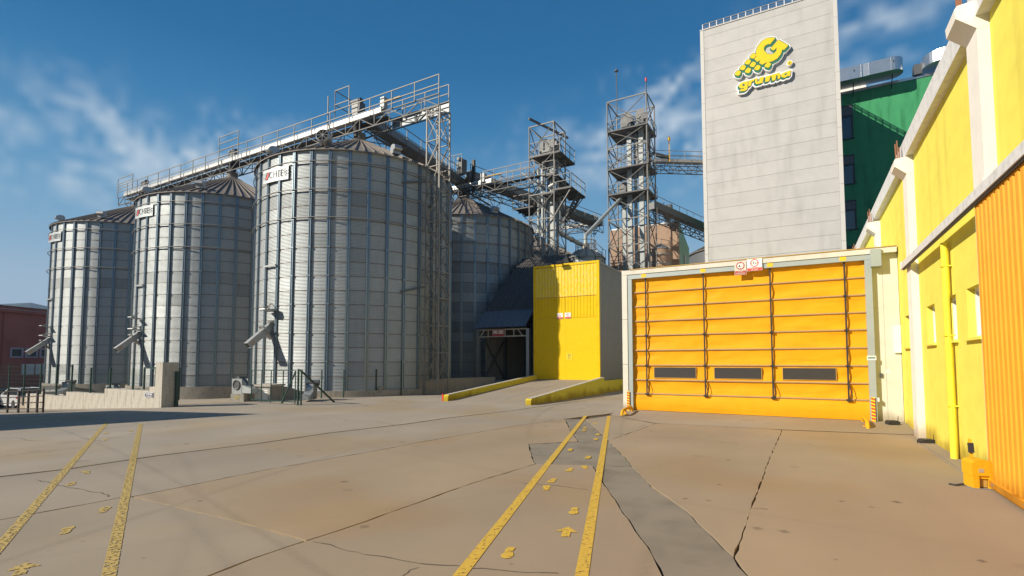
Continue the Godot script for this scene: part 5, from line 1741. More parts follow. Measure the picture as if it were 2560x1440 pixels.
# ---------------------------------------------------------------- portal with the folding door
func door_building() -> void:
	var d := thing("door_portal", "low cream loading portal in front of the white tower, framing the orange folding door", "building")
	var zf := -16.5
	bx("roof_slab", Vector3(-5.1, 4.45, -30), Vector3(2.27, 4.62, zf - 0.25), M["portal_cream"], d)
	bx("side_wall", Vector3(-5.1, -0.3, -30), Vector3(-4.95, 4.45, zf - 0.25), M["portal_cream"], d)
	bx("rear_wall", Vector3(-4.95, 0, -30), Vector3(2.27, 4.45, -29.85), M["portal_cream"], d)
	bx("head_beam", Vector3(-5.16, 4.555, zf - 0.25), Vector3(2.24, 4.70, zf + 0.03), M["portal_cream"], d)
	bx("edge_trim", Vector3(-4.9, 4.703, zf - 0.24), Vector3(2.25, 4.725, zf + 0.05), M["edge_ochre"], d)
	var y := 0.1
	for k in 3:
		bx("corner_panel", Vector3(-5.16, y + 0.005, zf - 0.25), Vector3(-4.985, y + 1.48, zf + 0.025), M["portal_cream"], d)
		y += 1.485
	bx("jamb", Vector3(-4.98, 0.1, zf - 0.2), Vector3(-4.835, 4.40, zf), M["frame_grey"], d)
	bx("jamb", Vector3(1.535, 0.1, zf - 0.2), Vector3(1.69, 4.40, zf), M["frame_grey"], d)
	bx("door_head", Vector3(-4.98, 4.405, zf - 0.2), Vector3(1.69, 4.55, zf + 0.005), M["frame_grey"], d)
	bx("operator_box", Vector3(1.66, 4.2, zf - 0.15), Vector3(1.90, 4.66, zf + 0.10), M["frame_grey"], d)
	for q in [[1.692, 1.93], [1.935, 2.27]]:
		bx("infill_panel", Vector3(q[0], 0.1, zf - 0.24), Vector3(q[1], 4.553, zf - 0.16), M["portal_cream"], d)
	bx("cover_panel", Vector3(2.12, 1.9, zf - 0.155), Vector3(2.27, 2.62, zf - 0.10), M["white_plastic"], d)
	bx("switch", Vector3(1.80, 1.25, zf - 0.158), Vector3(1.85, 1.36, zf - 0.12), M["motor_grey"], d)
	bx("notice", Vector3(1.93, 1.38, zf - 0.158), Vector3(2.01, 1.45, zf - 0.154), M["white_plastic"], d)
	bx("sensor", Vector3(1.70, 0.62, zf - 0.06), Vector3(1.74, 0.72, zf + 0.02), M["white_plastic"], d)
	for x in [-4.43, -2.59, -0.735, 1.05]:
		bx("height_marker", Vector3(x - 0.075, 4.43, zf + 0.006), Vector3(x + 0.075, 4.54, zf + 0.010), M["marker_yellow"], d)

	var c := thing("folding_door", "big orange folding fabric door with black lifting straps and three dark vision panes", "door")
	var bands := [0.10, 0.635, 1.08, 1.555, 2.04, 2.53, 3.0, 3.475, 3.95, 4.44]
	var zc := -16.62
	var f := FastNoiseLite.new()
	f.seed = 8
	f.frequency = 0.5
	for i in 9:
		var b := MB.new()
		var nx := 48
		var ny := 6
		var grid := []
		for j in ny + 1:
			var row := []
			for k in nx + 1:
				var u := float(k) / nx
				var v := float(j) / ny
				var x := -4.86 + u * 6.41
				var yy: float = lerpf(bands[i], bands[i + 1], v)
				var bulge := sin(PI * v)
				var z := zc - 0.028 * bulge + f.get_noise_2d(x * 1.3, yy * 3.0 + i * 7.0) * 0.045 * bulge
				if i == 0:
					z = zc + 0.05 * sin(PI * v) * (0.7 + 0.3 * f.get_noise_2d(x * 2.0, 3.0))
				if i == 8:
					z += sin(x * 21.0) * 0.008 * v
				row.append(Vector3(x, yy, z))
			grid.append(row)
		var nor := []
		for j in ny + 1:
			var row := []
			for k in nx + 1:
				var du: Vector3 = grid[j][mini(k + 1, nx)] - grid[j][maxi(k - 1, 0)]
				var dv: Vector3 = grid[mini(j + 1, ny)][k] - grid[maxi(j - 1, 0)][k]
				row.append(du.cross(dv).normalized())
			nor.append(row)
		for j in ny:
			for k in nx:
				b.squad(grid[j][k], grid[j][k + 1], grid[j + 1][k + 1], grid[j + 1][k], nor[j][k], nor[j][k + 1], nor[j + 1][k + 1], nor[j + 1][k])
		put("curtain_fold", b.done(), M["curtain"], c)
	for i in range(1, 9):
		pipe("batten", Vector3(-4.85, bands[i], zc + 0.01), Vector3(1.54, bands[i], zc + 0.004), 0.027, M["batten"], c)
	for q in [[-4.16, -2.88], [-2.335, -1.045], [-0.49, 0.80]]:
		bx("vision_pane", Vector3(q[0], 1.165, zc - 0.02), Vector3(q[1], 1.487, zc + 0.014), M["vision_pane"], c)
		for e in [[q[0] - 0.014, q[0], 1.151, 1.501], [q[1], q[1] + 0.014, 1.151, 1.501]]:
			bx("pane_rim", Vector3(e[0], e[2], zc - 0.02), Vector3(e[1], e[3], zc + 0.017), M["edge_ochre"], c)
		for e in [[1.151, 1.165], [1.487, 1.501]]:
			bx("pane_rim", Vector3(q[0], e[0], zc - 0.02), Vector3(q[1], e[1], zc + 0.017), M["edge_ochre"], c)
	var sx := [-4.39, -2.595, -0.745, 1.08]
	for i in 4:
		var s := Node3D.new()
		s.name = numbered("lifting_strap", c)
		c.add_child(s, true)
		var x: float = sx[i]
		bar("webbing", Vector3(x, 4.46, zc + 0.055), Vector3(x - 0.005, 0.60, zc + 0.05), 0.045, 0.008, M["strap"], s)
		var bb := MB.new()
		bb.tube([Vector3(x, 1.10, zc + 0.06), Vector3(x + 0.03, 0.95, zc + 0.10), Vector3(x + 0.075, 0.75, zc + 0.12), Vector3(x + 0.06, 0.62, zc + 0.10), Vector3(x, 0.585, zc + 0.06)], 0.012, 6)
		put("slack_loop", bb.done(), M["strap"], s)
		for k in [1, 3, 5, 7]:
			if (k == 7 and i != 3) or (k == 1 and i == 0):
				continue
			bx("strap_guide", Vector3(x - 0.05, bands[k] - 0.025, zc + 0.02), Vector3(x + 0.05, bands[k] + 0.02, zc + 0.085), M["black_steel"], s)
		bx("strap_guide", Vector3(x - 0.06, 0.60, zc + 0.02), Vector3(x + 0.05, 0.65, zc + 0.09), M["black_steel"], s)

	# corner guards, signs, bumpers
	for q in [[-5.03, 0.0, "red and yellow striped corner guard left of the folding door"], [1.555, 0.03, "red and yellow striped corner guard right of the folding door"]]:
		var t := thing("corner_guard", q[2], "corner guard", Vector3(q[0], q[1], zf + 0.027), 0, "striped corner guards at the folding door")
		bx("board", Vector3(0, 0, 0), Vector3(0.085, 0.70, 0.018), M["sign_yellow"], t)
		for k in 8:
			var b := MB.new()
			var y0 := 0.01 + k * 0.087
			b.prism(PackedVector2Array([Vector2(0.002, y0 + 0.03), Vector2(0.083, y0), Vector2(0.083, y0 + 0.044), Vector2(0.002, y0 + 0.074)]), 0.003, Transform3D(Basis.IDENTITY, Vector3(0, 0, 0.0185)))
			put("red_stripe", b.done(), M["sign_red"], t)
	for q in [[-4.83, "yellow wheel guide tube at the left foot of the folding door"], [1.36, "yellow wheel guide tube at the right foot of the folding door"]]:
		var t := thing("wheel_guide", q[1], "wheel guide", Vector3(q[0], 0, 0), 0, "yellow wheel guides")
		var b := MB.new()
		b.tube([Vector3(0, 0.02, -15.25), Vector3(0, 0.10, -15.28), Vector3(0, 0.17, -15.36), Vector3(0, 0.20, -15.6), Vector3(0, 0.22, -16.2), Vector3(0, 0.18, -16.32), Vector3(0, 0.06, -16.36)], 0.042, 10)
		put("tube", b.done(), M["safety_yellow"], t)
		bx("foot_plate", Vector3(-0.08, 0.045, -15.7), Vector3(0.08, 0.06, -15.5), M["safety_yellow"], t)
		bar("middle_leg", Vector3(0, 0.04, -15.6), Vector3(0, 0.2, -15.6), 0.05, 0.05, M["safety_yellow"], t)
	var s4 := thing("height_sign", "faded maximum height sign with a 4 in a red ring over the folding door", "sign", Vector3(-1.52, 4.467, zf + 0.06))
	bx("board", Vector3(-0.16, -0.21, -0.015), Vector3(0.16, 0.21, 0), M["sign_faded"], s4)
	bx("caption_field", Vector3(-0.15, -0.20, 0.0), Vector3(0.15, -0.09, 0.004), M["sign_maroon"], s4)
	sign_ring(s4, Vector3(0, 0.06, 0.0), 0.085, 0.115, M["sign_maroon"])
	words("numeral", "4", 0.085, 0.06, M["sign_black"], s4, Transform3D(Basis.IDENTITY, Vector3(-0.025, 0.055, 0.003)), true)
	words("numeral", "20", 0.03, 0.04, M["stencil_orange"], s4, Transform3D(Basis.IDENTITY, Vector3(0.04, 0.045, 0.003)), true)
	words("unit", "m", 0.015, 0.025, M["stencil_orange"], s4, Transform3D(Basis.IDENTITY, Vector3(0.04, 0.085, 0.003)))
	words("caption", "AZAMİ", 0.034, 0.13, M["sign_faded"], s4, Transform3D(Basis.IDENTITY, Vector3(0, -0.115, 0.005)), true)
	words("caption", "YÜKSEKLİK", 0.036, 0.24, M["sign_faded"], s4, Transform3D(Basis.IDENTITY, Vector3(0, -0.165, 0.005)), true)
	var s7 := thing("width_sign", "white maximum width sign with a 7 in a red ring over the folding door", "sign", Vector3(-1.139, 4.522, zf + 0.06))
	bx("board", Vector3(-0.203, -0.175, -0.015), Vector3(0.203, 0.175, 0), M["sign_white"], s7)
	bx("caption_field", Vector3(-0.195, -0.168, 0.0), Vector3(0.195, -0.075, 0.004), M["sign_red"], s7)
	sign_ring(s7, Vector3(0, 0.055, 0.0), 0.09, 0.112, M["sign_red"])
	words("numeral", "7", 0.085, 0.055, M["sign_black"], s7, Transform3D(Basis.IDENTITY, Vector3(-0.028, 0.052, 0.003)), true)
	words("numeral", "30", 0.035, 0.045, M["sign_black"], s7, Transform3D(Basis.IDENTITY, Vector3(0.036, 0.038, 0.003)), true)
	words("unit", "m", 0.018, 0.028, M["sign_black"], s7, Transform3D(Basis.IDENTITY, Vector3(0.034, 0.08, 0.003)))
	words("caption", "MAKSİMUM GENİŞLİK", 0.034, 0.36, M["sign_white"], s7, Transform3D(Basis.IDENTITY, Vector3(0, -0.102, 0.005)), true)
	words("caption", "MAX. WIDTH", 0.026, 0.17, M["sign_white"], s7, Transform3D(Basis.IDENTITY, Vector3(0, -0.147, 0.005)), true)
	for s in [s4, s7]:
		for side in 2:
			var v: bool = s == s4
			var b := MB.new()
			var e := 0.0 if v else 0.0
			var cpos := Vector3(0, 0.06, 0) if v else Vector3(0, 0.055, 0)
			var dirv := Vector3(0, 1, 0) if v else Vector3(1, 0, 0)
			var sg := -1.0 if side == 0 else 1.0
			var tipv := cpos + dirv * sg * 0.06
			var basev := cpos + dirv * sg * 0.088
			var ort := Vector3(dirv.y, dirv.x, 0) * 0.016
			var tri := PackedVector2Array([Vector2(tipv.x, tipv.y), Vector2(basev.x + ort.x, basev.y + ort.y), Vector2(basev.x - ort.x, basev.y - ort.y)])
			b.prism(tri, 0.005, Transform3D(Basis.IDENTITY, Vector3(0, 0, e + 0.001)))
			put("arrow_mark", b.done(), M["sign_black"], s)
	var n := thing("door_notice", "small white notice with green lines on the grey door jamb", "sign", Vector3(1.61, 1.767, zf + 0.004))
	bx("board", Vector3(-0.10, -0.058, 0), Vector3(0.10, 0.058, 0.006), M["sign_white"], n)
	for q in [0.022, -0.008]:
		bx("text_line", Vector3(-0.085, q - 0.01, 0.006), Vector3(0.085, q + 0.012, 0.008), M["sign_green"], n)


func sign_ring(p: Node3D, at: Vector3, r0: float, r1: float, m: Material) -> void:
	var b := MB.new()
	var seg := 28
	for k in seg:
		var a := TAU * k / seg
		var c := TAU * (k + 1) / seg
		var u := Vector3(cos(a), sin(a), 0)
		var w := Vector3(cos(c), sin(c), 0)
		b.quad(at + u * r0 + Vector3(0, 0, 0.005), at + u * r1 + Vector3(0, 0, 0.005), at + w * r1 + Vector3(0, 0, 0.005), at + w * r0 + Vector3(0, 0, 0.005))
		b.quad(at + u * r1, at + w * r1, at + w * r1 + Vector3(0, 0, 0.005), at + u * r1 + Vector3(0, 0, 0.005))
		b.quad(at + w * r0, at + u * r0, at + u * r0 + Vector3(0, 0, 0.005), at + w * r0 + Vector3(0, 0, 0.005))
	put("red_ring", b.done(), m, p)
	b = MB.new()
	b.prism(circle(r0, 24), 0.002, Transform3D(Basis.IDENTITY, at))
	put("ring_field", b.done(), M["sign_white"], p)


func circle(r: float, seg: int) -> PackedVector2Array:
	var p := PackedVector2Array()
	for k in seg:
		p.append(Vector2(cos(TAU * k / seg), sin(TAU * k / seg)) * r)
	return p


# ---------------------------------------------------------------- yellow shed with its ramp
func trapezoid_sheet(w: float, h: float, pitch: float, depth: float) -> ArrayMesh:   # in x,y with ribs towards +z
	var pts := []
	var n := int(round(w / pitch))
	for i in n:
		var x := w * i / n
		var s := w / n
		pts.append_array([Vector2(x, 0), Vector2(x + s * 0.12, 0), Vector2(x + s * 0.22, depth), Vector2(x + s * 0.78, depth), Vector2(x + s * 0.88, 0)])
	pts.append(Vector2(w, 0))
	var b := MB.new()
	b.profile(pts, h)
	return b.done()


func yellow_shed() -> void:
	var s := thing("yellow_shed", "tall bright yellow fronted shed at the top of the concrete ramp", "building")
	var x0 := -13.3
	var x1 := -9.36
	var zf := -25.9
	bx("core", Vector3(x0 + 0.03, -0.3, -34.0), Vector3(x1 - 0.06, 7.06, zf - 0.06), M["grey_cladding"], s)
	put("upper_sheet", trapezoid_sheet(1.87, 1.70, 0.187, 0.018), M["shed_yellow_faded"], s, Transform3D(Basis.IDENTITY, Vector3(x0 + 0.1, 5.31, zf - 0.02)))
	put("upper_sheet", trapezoid_sheet(1.87, 1.70, 0.187, 0.018), M["shed_yellow_faded"], s, Transform3D(Basis.IDENTITY, Vector3(x0 + 1.97, 5.31, zf - 0.02)))
	put("door_sheet", trapezoid_sheet(1.86, 1.18, 0.187, 0.018), M["shed_yellow"], s, Transform3D(Basis.IDENTITY, Vector3(x0 + 0.1, 4.10, zf - 0.03)))
	put("door_sheet", trapezoid_sheet(1.86, 1.18, 0.187, 0.018), M["shed_yellow"], s, Transform3D(Basis.IDENTITY, Vector3(x0 + 1.97, 4.10, zf - 0.03)))
	for k in 2:
		for j in 2:
			bx("tread_plate", Vector3(x0 + 0.1 + k * 1.872, 0.70 + j * 1.70, zf - 0.055), Vector3(x0 + 1.968 + k * 1.872, 2.397 + j * 1.70, zf - 0.03), M["tread_plate"], s)
	bx("corner_flashing", Vector3(x0 - 0.02, 0.65, zf - 0.12), Vector3(x0 + 0.10, 7.03, zf + 0.012), M["shed_yellow"], s)
	bx("corner_flashing", Vector3(x1 - 0.13, 0.70, zf - 0.12), Vector3(x1 + 0.005, 7.03, zf + 0.012), M["shed_yellow"], s)
	bx("top_flashing", Vector3(x0 - 0.02, 7.032, zf - 0.12), Vector3(x1 + 0.006, 7.16, zf + 0.014), M["shed_yellow"], s)
	bx("door_head_rail", Vector3(x0 + 0.1, 5.282, zf - 0.05), Vector3(x1 - 0.13, 5.308, zf + 0.01), M["edge_ochre"], s)
	for y in [1.2, 2.1, 2.9, 3.7, 4.7]:
		for x in [x0 + 0.10, x1 - 0.17]:
			bx("hinge", Vector3(x, y, zf - 0.03), Vector3(x + 0.04, y + 0.09, zf + 0.03), M["shed_yellow"], s)
	put("side_cladding", trapezoid_sheet(8.0, 6.30, 0.2, 0.035), M["grey_cladding"], s, Transform3D(Basis(Vector3(0, 0, -1), Vector3.UP, Vector3(1, 0, 0)), Vector3(x1 - 0.05, 0.70, zf - 0.12)))
	bx("roof_edge", Vector3(x1 - 0.06, 7.0, -34.0), Vector3(x1 + 0.02, 7.10, zf - 0.125), M["grey_cladding"], s)
	bx("roof", Vector3(x0, 7.062, -34.0), Vector3(x1 - 0.061, 7.10, zf - 0.125), M["grey_cladding"], s)
	var fl := thing("flood_lamp", "small black flood lamp on the top edge of the yellow shed front", "lamp")
	bar("arm", Vector3(-11.5, 7.13, zf), Vector3(-11.5, 7.22, zf + 0.25), 0.04, 0.04, M["black_steel"], fl)
	var b := MB.new()
	b.box(Vector3(-0.20, -0.08, -0.09), Vector3(0.20, 0.08, 0.09), Transform3D(Basis(Vector3(1, 0, 0), 0.5), Vector3(-11.5, 7.18, zf + 0.32)))
	put("housing", b.done(), M["black_steel"], fl)
	for q in [[-11.667, 4.238, "white prohibition sign nearer the shaded side of the yellow shed front"], [-11.192, 4.242, "white prohibition sign nearer the lit side of the yellow shed front"]]:
		var t := thing("prohibition_sign", q[2], "sign", Vector3(q[0], q[1], zf + 0.01), 0, "prohibition signs on the yellow shed")
		bx("board", Vector3(-0.175, -0.155, -0.012), Vector3(0.175, 0.155, 0), M["sign_white"], t)
		bx("caption_field", Vector3(-0.165, -0.145, 0), Vector3(0.165, -0.075, 0.004), M["sign_red"], t)
		sign_ring(t, Vector3(0, 0.04, 0), 0.072, 0.092, M["sign_red"])
		var b2 := MB.new()
		b2.bar(Vector3(-0.05, 0.09, 0.004), Vector3(0.05, -0.01, 0.004), 0.018, 0.004)
		put("cross_bar", b2.done(), M["sign_red"], t)
		bx("pictogram", Vector3(-0.03, 0.0, 0.0), Vector3(0.02, 0.07, 0.004), M["sign_green"], t)
	var n := thing("yellow_notice", "yellow notice with black text at chest height on the yellow shed front", "sign", Vector3(-11.127, 1.977, zf - 0.02))
	bx("board", Vector3(-0.17, -0.175, -0.01), Vector3(0.17, 0.175, 0.008), M["sign_yellow"], n)
	var rows := [["DİKKAT", 0.14, 0.17], ["MANUEL TESLİM", 0.095, 0.28], ["ALANI", 0.045, 0.2], ["UYARI", -0.01, 0.12], ["ARAÇ GİREMEZ", -0.06, 0.27], ["DUR", -0.11, 0.14]]
	for q in rows:
		words("text_line", q[0], 0.032, q[2], M["sign_black"], n, Transform3D(Basis.IDENTITY, Vector3(0, q[1], 0.009)), true)
	# ramp
	var r := thing("concrete_ramp", "concrete ramp with yellow kerb walls climbing to the yellow shed", "ramp")
	b = MB.new()
	b.prism(PackedVector2Array([Vector2(17.45, -0.05), Vector2(17.45, 0.006), Vector2(25.95, 0.70), Vector2(25.95, -0.3)]), 3.72, Transform3D(Basis(Vector3(0, 0, -1), Vector3.UP, Vector3(1, 0, 0)), Vector3(-13.08, 0, 0)))
	put("ramp_slab", b.done(), M["yard_0"], r)
	var ks := 4
	for side in 2:
		var xa := -13.32 if side == 0 else -9.36
		var xb := -13.08 if side == 0 else -9.12
		for k in ks:
			var za := 17.5 + 8.4 * k / ks
			var zb := 17.5 + 8.4 * (k + 1) / ks
			var ta := 0.27 + 0.68 * float(k) / ks
			var tb := 0.27 + 0.68 * float(k + 1) / ks
			if side == 1:
				ta = 0.24 + 0.62 * float(k) / ks
				tb = 0.24 + 0.62 * float(k + 1) / ks
			b = MB.new()
			var pr := PackedVector2Array([Vector2(za, -0.35), Vector2(za, ta - (0.05 if k == 0 else 0.0)), Vector2(za + (0.06 if k == 0 else 0.001), ta), Vector2(zb - 0.004, tb), Vector2(zb - 0.004, -0.35)])
			b.prism(pr, xb - xa, Transform3D(Basis(Vector3(0, 0, -1), Vector3.UP, Vector3(1, 0, 0)), Vector3(xa, 0, 0)))
			put("kerb_wall", b.done(), M["ramp_yellow"], r)
			b = MB.new()
			b.prism(PackedVector2Array([Vector2(za + 0.1, ta + 0.012), Vector2(za + 0.1, ta + 0.018), Vector2(zb - 0.004, tb + 0.005), Vector2(zb - 0.004, tb + 0.001)]), xb - xa - 0.02, Transform3D(Basis(Vector3(0, 0, -1), Vector3.UP, Vector3(1, 0, 0)), Vector3(xa + 0.01, 0, 0)))
			put("worn_top", b.done(), M["cast_concrete"], r)
	bx("base_wall", Vector3(-9.36, -0.5, -34.0), Vector3(-9.29, 0.66, -25.905), M["ramp_yellow"], r)
	b = MB.new()
	b.prism(PackedVector2Array([Vector2(18.6, 0.106), Vector2(25.5, 0.668), Vector2(25.5, 0.672), Vector2(18.6, 0.11)]), 0.035, Transform3D(Basis(Vector3(0, 0, -1), Vector3.UP, Vector3(1, 0, 0)), Vector3(-11.0, 0, 0)))
	put("chalk_line", b.done(), M["cast_concrete"], r)
	var p := thing("red_post", "short red post beside the low end of the ramp's far kerb", "post")
	pipe("post", Vector3(-13.42, 0, -17.6), Vector3(-13.42, 0.30, -17.6), 0.045, M["sign_red"], p)


# ---------------------------------------------------------------- dark roofed lean-to
func dark_house() -> void:
	var h := thing("dark_lean_to", "open fronted shed with steep dark corrugated roof between silo and yellow shed", "building")
	var xl := -17.6
	var xr := -14.0
	var eave := Vector3(0, 4.75, -27.2)
	var ridge := Vector3(0, 9.2, -32.4)
	var d := ridge - eave
	var up := Transform3D(Basis(Vector3(1, 0, 0), d.normalized(), Vector3(1, 0, 0).cross(d.normalized())), Vector3(xl, eave.y, eave.z))
	for k in 3:
		put("roof_sheet", trapezoid_sheet(1.2, d.length(), 0.2, 0.04), M["dark_roof"], h, up * Transform3D(Basis.IDENTITY, Vector3(k * 1.2, 0, 0)))
	var low := Vector3(0, 3.72, -26.05) - eave
	var dn := Transform3D(Basis(Vector3(1, 0, 0), -low.normalized(), Vector3(1, 0, 0).cross(-low.normalized())), Vector3(xl + 0.05, 3.72, -26.05))
	for k in 3:
		put("awning_sheet", trapezoid_sheet(1.2, low.length() + 0.12, 0.2, 0.04), M["awning_blue"], h, dn * Transform3D(Basis.IDENTITY, Vector3(k * 1.2, 0, 0.03)))
	var b := MB.new()
	b.quad(Vector3(xr, 9.2, -32.4), Vector3(xl, 9.2, -32.4), Vector3(xl, 4.7, -37.6), Vector3(xr, 4.7, -37.6))
	put("rear_roof", b.done(), M["dark_roof"], h)
	b = MB.new()
	var gable := PackedVector2Array([Vector2(27.3, 0.5), Vector2(37.5, 0.5), Vector2(37.5, 4.65), Vector2(32.4, 9.1), Vector2(27.3, 4.7)])
	for x in [xl + 0.06, xr - 0.1]:
		b.prism(gable, 0.04, Transform3D(Basis(Vector3(0, 0, -1), Vector3.UP, Vector3(1, 0, 0)), Vector3(x, 0, 0)))
	put("gable_wall", b.done(), M["grey_cladding"], h)
	bx("verge_trim", Vector3(0, 0, 0), Vector3(0.01, 0.01, 0.01), M["grey_cladding"], h).transform = Transform3D(Basis(Vector3(0.12, 0, 0), d.normalized() * d.length(), Vector3(0, 0, 0.05)), (Vector3(xr, eave.y, eave.z) + Vector3(xr, ridge.y, ridge.z)) / 2 + Vector3(0, 0.08, 0))
	put("inner_sheet", trapezoid_sheet(9.0, 4.0, 0.22, 0.04), M["grey_cladding"], h, Transform3D(Basis(Vector3(0, 0, -1), Vector3.UP, Vector3(1, 0, 0)), Vector3(xl + 0.11, 0.55, -27.4)))
	bx("rear_wall", Vector3(xl + 0.1, 0.5, -37.5), Vector3(xr - 0.1, 4.6, -37.4), M["grey_cladding"], h)
	bx("floor", Vector3(xl, 0.2, -37.5), Vector3(xr, 0.55, -26.6), M["plinth_concrete"], h)
	for x in [xl + 0.15, xr + 0.05]:
		bx("front_post", Vector3(x - 0.1, 0.5, -26.55), Vector3(x + 0.1, 3.65, -26.35), M["galvanised_dull"], h)
	for z in [-29.5, -32.5]:
		bx("inner_post", Vector3(xl + 0.16, 0.55, z - 0.1), Vector3(xl + 0.36, 4.6, z + 0.1), M["motor_grey"], h)
	bar("lintel", Vector3(xl, 3.22, -26.4), Vector3(xr, 3.22, -26.4), 0.07, 0.07, M["cast_concrete"], h)
	bar("lintel", Vector3(xl, 3.64, -26.4), Vector3(xr, 3.64, -26.4), 0.07, 0.07, M["cast_concrete"], h)
	for k in 6:
		var xx := xl + 0.3 + k * 0.6
		bar("lintel_brace", Vector3(xx, 3.22, -26.4), Vector3(xx + (0.35 if k == 0 else (-0.35 if k == 5 else 0.0)), 3.64, -26.4), 0.05, 0.05, M["cast_concrete"], h)
	bar("wind_brace", Vector3(xl + 0.3, 0.6, -26.9), Vector3(xl + 0.3, 3.1, -29.3), 0.08, 0.08, M["structure_steel"], h)
	bar("wind_brace", Vector3(xl + 0.3, 3.1, -26.9), Vector3(xl + 0.3, 0.6, -29.3), 0.08, 0.08, M["structure_steel"], h)
	var t := thing("faded_sign", "faded red and white double sign under the blue awning of the lean-to", "sign", Vector3(-15.95, 3.44, -26.33))
	bx("board", Vector3(-0.42, -0.2, -0.01), Vector3(0.42, 0.2, 0.01), M["sign_maroon"], t)
	for x in [-0.22, 0.2]:
		bx("white_field", Vector3(x - 0.17, -0.07, 0.01), Vector3(x + 0.17, 0.18, 0.014), M["sign_faded"], t)
		sign_ring(t, Vector3(x, 0.06, 0.014), 0.07, 0.095, M["sign_maroon"])


# ---------------------------------------------------------------- left side
func left_side() -> void:
	var w := thing("retaining_wall", "stained stepped concrete retaining wall left of the upright pillar", "wall")
	var steps := [[-21.45, -20.9, 0.735, -0.25], [-25.0, -21.455, 0.575, -0.4], [-28.6, -25.005, 0.34, -0.6], [-33.1, -28.605, 0.125, -0.8]]
	for s in steps:
		var b := MB.new()
		b.box(Vector3(s[0], s[3], -10.35), Vector3(s[1], s[2], -10.0))
		put("wall_segment", b.done(), M["cast_concrete"], w)
	bx("pillar", Vector3(-20.9, -0.2, -10.5), Vector3(-20.42, 1.65, -9.93), M["cast_concrete"], w)
	for x in [-23.2, -26.9, -30.8]:
		bx("joint", Vector3(x, -0.6, -9.999), Vector3(x + 0.018, 0.55 if x > -25 else (0.33 if x > -28 else 0.12), -9.9975), M["plinth_concrete"], w)
	var f := thing("mesh_fence", "green wire mesh fence standing on the stepped retaining wall", "fence")
	var px := [-21.2, -23.1, -25.0, -26.75, -28.6, -30.2, -32.0, -34.0, -36.0, -38.0]
	for i in px.size():
		var x: float = px[i]
		var top := 1.42 if i < 4 else 1.56
		var foot := 0.5 if x > -25 else (0.3 if x > -28.5 else (0.1 if x > -33 else -0.5))
		bar("fence_post", Vector3(x, foot, -10.18), Vector3(x, top, -10.18), 0.06, 0.06, M["fence_green"], f)
		if i + 1 < px.size():
			var b := MB.new()
			var x2: float = px[i + 1]
			var y := foot + 0.12
			while y < top - 0.05:
				b.bar(Vector3(x, y, -10.16), Vector3(x2, y, -10.16), 0.006, 0.006)
				y += 0.2
			var n := int((x - x2) / 0.1)
			for k in range(1, n):
				b.bar(Vector3(x - k * 0.1, foot + 0.1, -10.16), Vector3(x - k * 0.1, top - 0.05, -10.16), 0.004, 0.004)
			put("mesh_panel", b.done(), M["fence_green"], f)
	var fg := thing("fence_gate", "green tube gate leaf behind the retaining wall beside the upright pillar", "gate")
	for y in [0.45, 1.42]:
		bar("gate_rail", Vector3(-20.95, y, -10.8), Vector3(-23.6, y, -10.8), 0.06, 0.06, M["fence_green"], fg)
	for x in [-20.97, -21.25, -21.75, -22.7, -23.6]:
		bar("gate_bar", Vector3(x, 0.2, -10.8), Vector3(x, 1.45, -10.8), 0.055, 0.055, M["fence_green"], fg)
	var gp := thing("gate_post", "dark gate post standing right behind the upright concrete pillar", "post")
	bar("post", Vector3(-20.33, -0.1, -10.4), Vector3(-20.33, 1.32, -10.4), 0.10, 0.10, M["fence_green"], gp)
	var s := thing("car_park_sign", "small blue arrow sign lettered OTOPARK on the retaining wall", "sign", Vector3(-21.42, 0.43, -9.985))
	var b2 := MB.new()
	b2.prism(PackedVector2Array([Vector2(-0.33, 0), Vector2(-0.25, -0.1), Vector2(0.31, -0.1), Vector2(0.31, 0.1), Vector2(-0.25, 0.1)]), 0.012)
	put("white_border", b2.done(), M["sign_white"], s)
	b2 = MB.new()
	b2.prism(PackedVector2Array([Vector2(-0.30, 0), Vector2(-0.235, -0.085), Vector2(0.30, -0.085), Vector2(0.30, 0.085), Vector2(-0.235, 0.085)]), 0.004, Transform3D(Basis.IDENTITY, Vector3(0, 0, 0.012)))
	put("blue_field", b2.done(), M["sign_blue"], s)
	words("lettering", "OTOPARK", 0.075, 0.46, M["sign_white"], s, Transform3D(Basis.IDENTITY, Vector3(0.03, 0.025, 0.018)), true)
	words("lettering", "CAR PARK AREA", 0.035, 0.40, M["sign_white"], s, Transform3D(Basis.IDENTITY, Vector3(0.03, -0.05, 0.018)), true)
	# dark barrier
	var r := thing("barrier_fence", "dark brown low post and rail barrier in front of the white car", "fence")
	var bxs := [-24.55, -25.1, -25.95, -26.9, -28.02, -29.0, -30.0]
	for i in bxs.size():
		var x: float = bxs[i]
		var g := g_at(x)
		bar("barrier_post", Vector3(x, g - 0.02, -7.92), Vector3(x, g + 0.88, -7.92), 0.05 if i == 0 else 0.10, 0.05, M["barrier_brown"], r)
	for k in 4:
		var y := 0.15 + k * 0.235
		bar("barrier_rail", Vector3(-24.55, g_at(-24.55) + y, -7.90), Vector3(-30.0, g_at(-30.0) + y, -7.90), 0.05, 0.035, M["barrier_brown"], r)
	white_car()
	# red building
	var p := thing("red_building", "dull red rendered building at the far left behind the fence", "building", Vector3(-59.88, 0, -16.08), atan2(0.933, -0.36))
	bx("wall", Vector3(-14, -2, -12), Vector3(16, 6.02, 0), M["pink_render"], p)
	bx("cornice", Vector3(-14.1, 6.02, -12), Vector3(16.1, 6.25, 0.22), M["pink_render"], p)
	bx("cornice_line", Vector3(-14.1, 6.252, -12), Vector3(16.1, 6.34, 0.26), M["pale_lilac"], p)
	bx("cornice", Vector3(-14.1, 6.342, -12), Vector3(16.1, 6.52, 0.34), M["pink_render"], p)
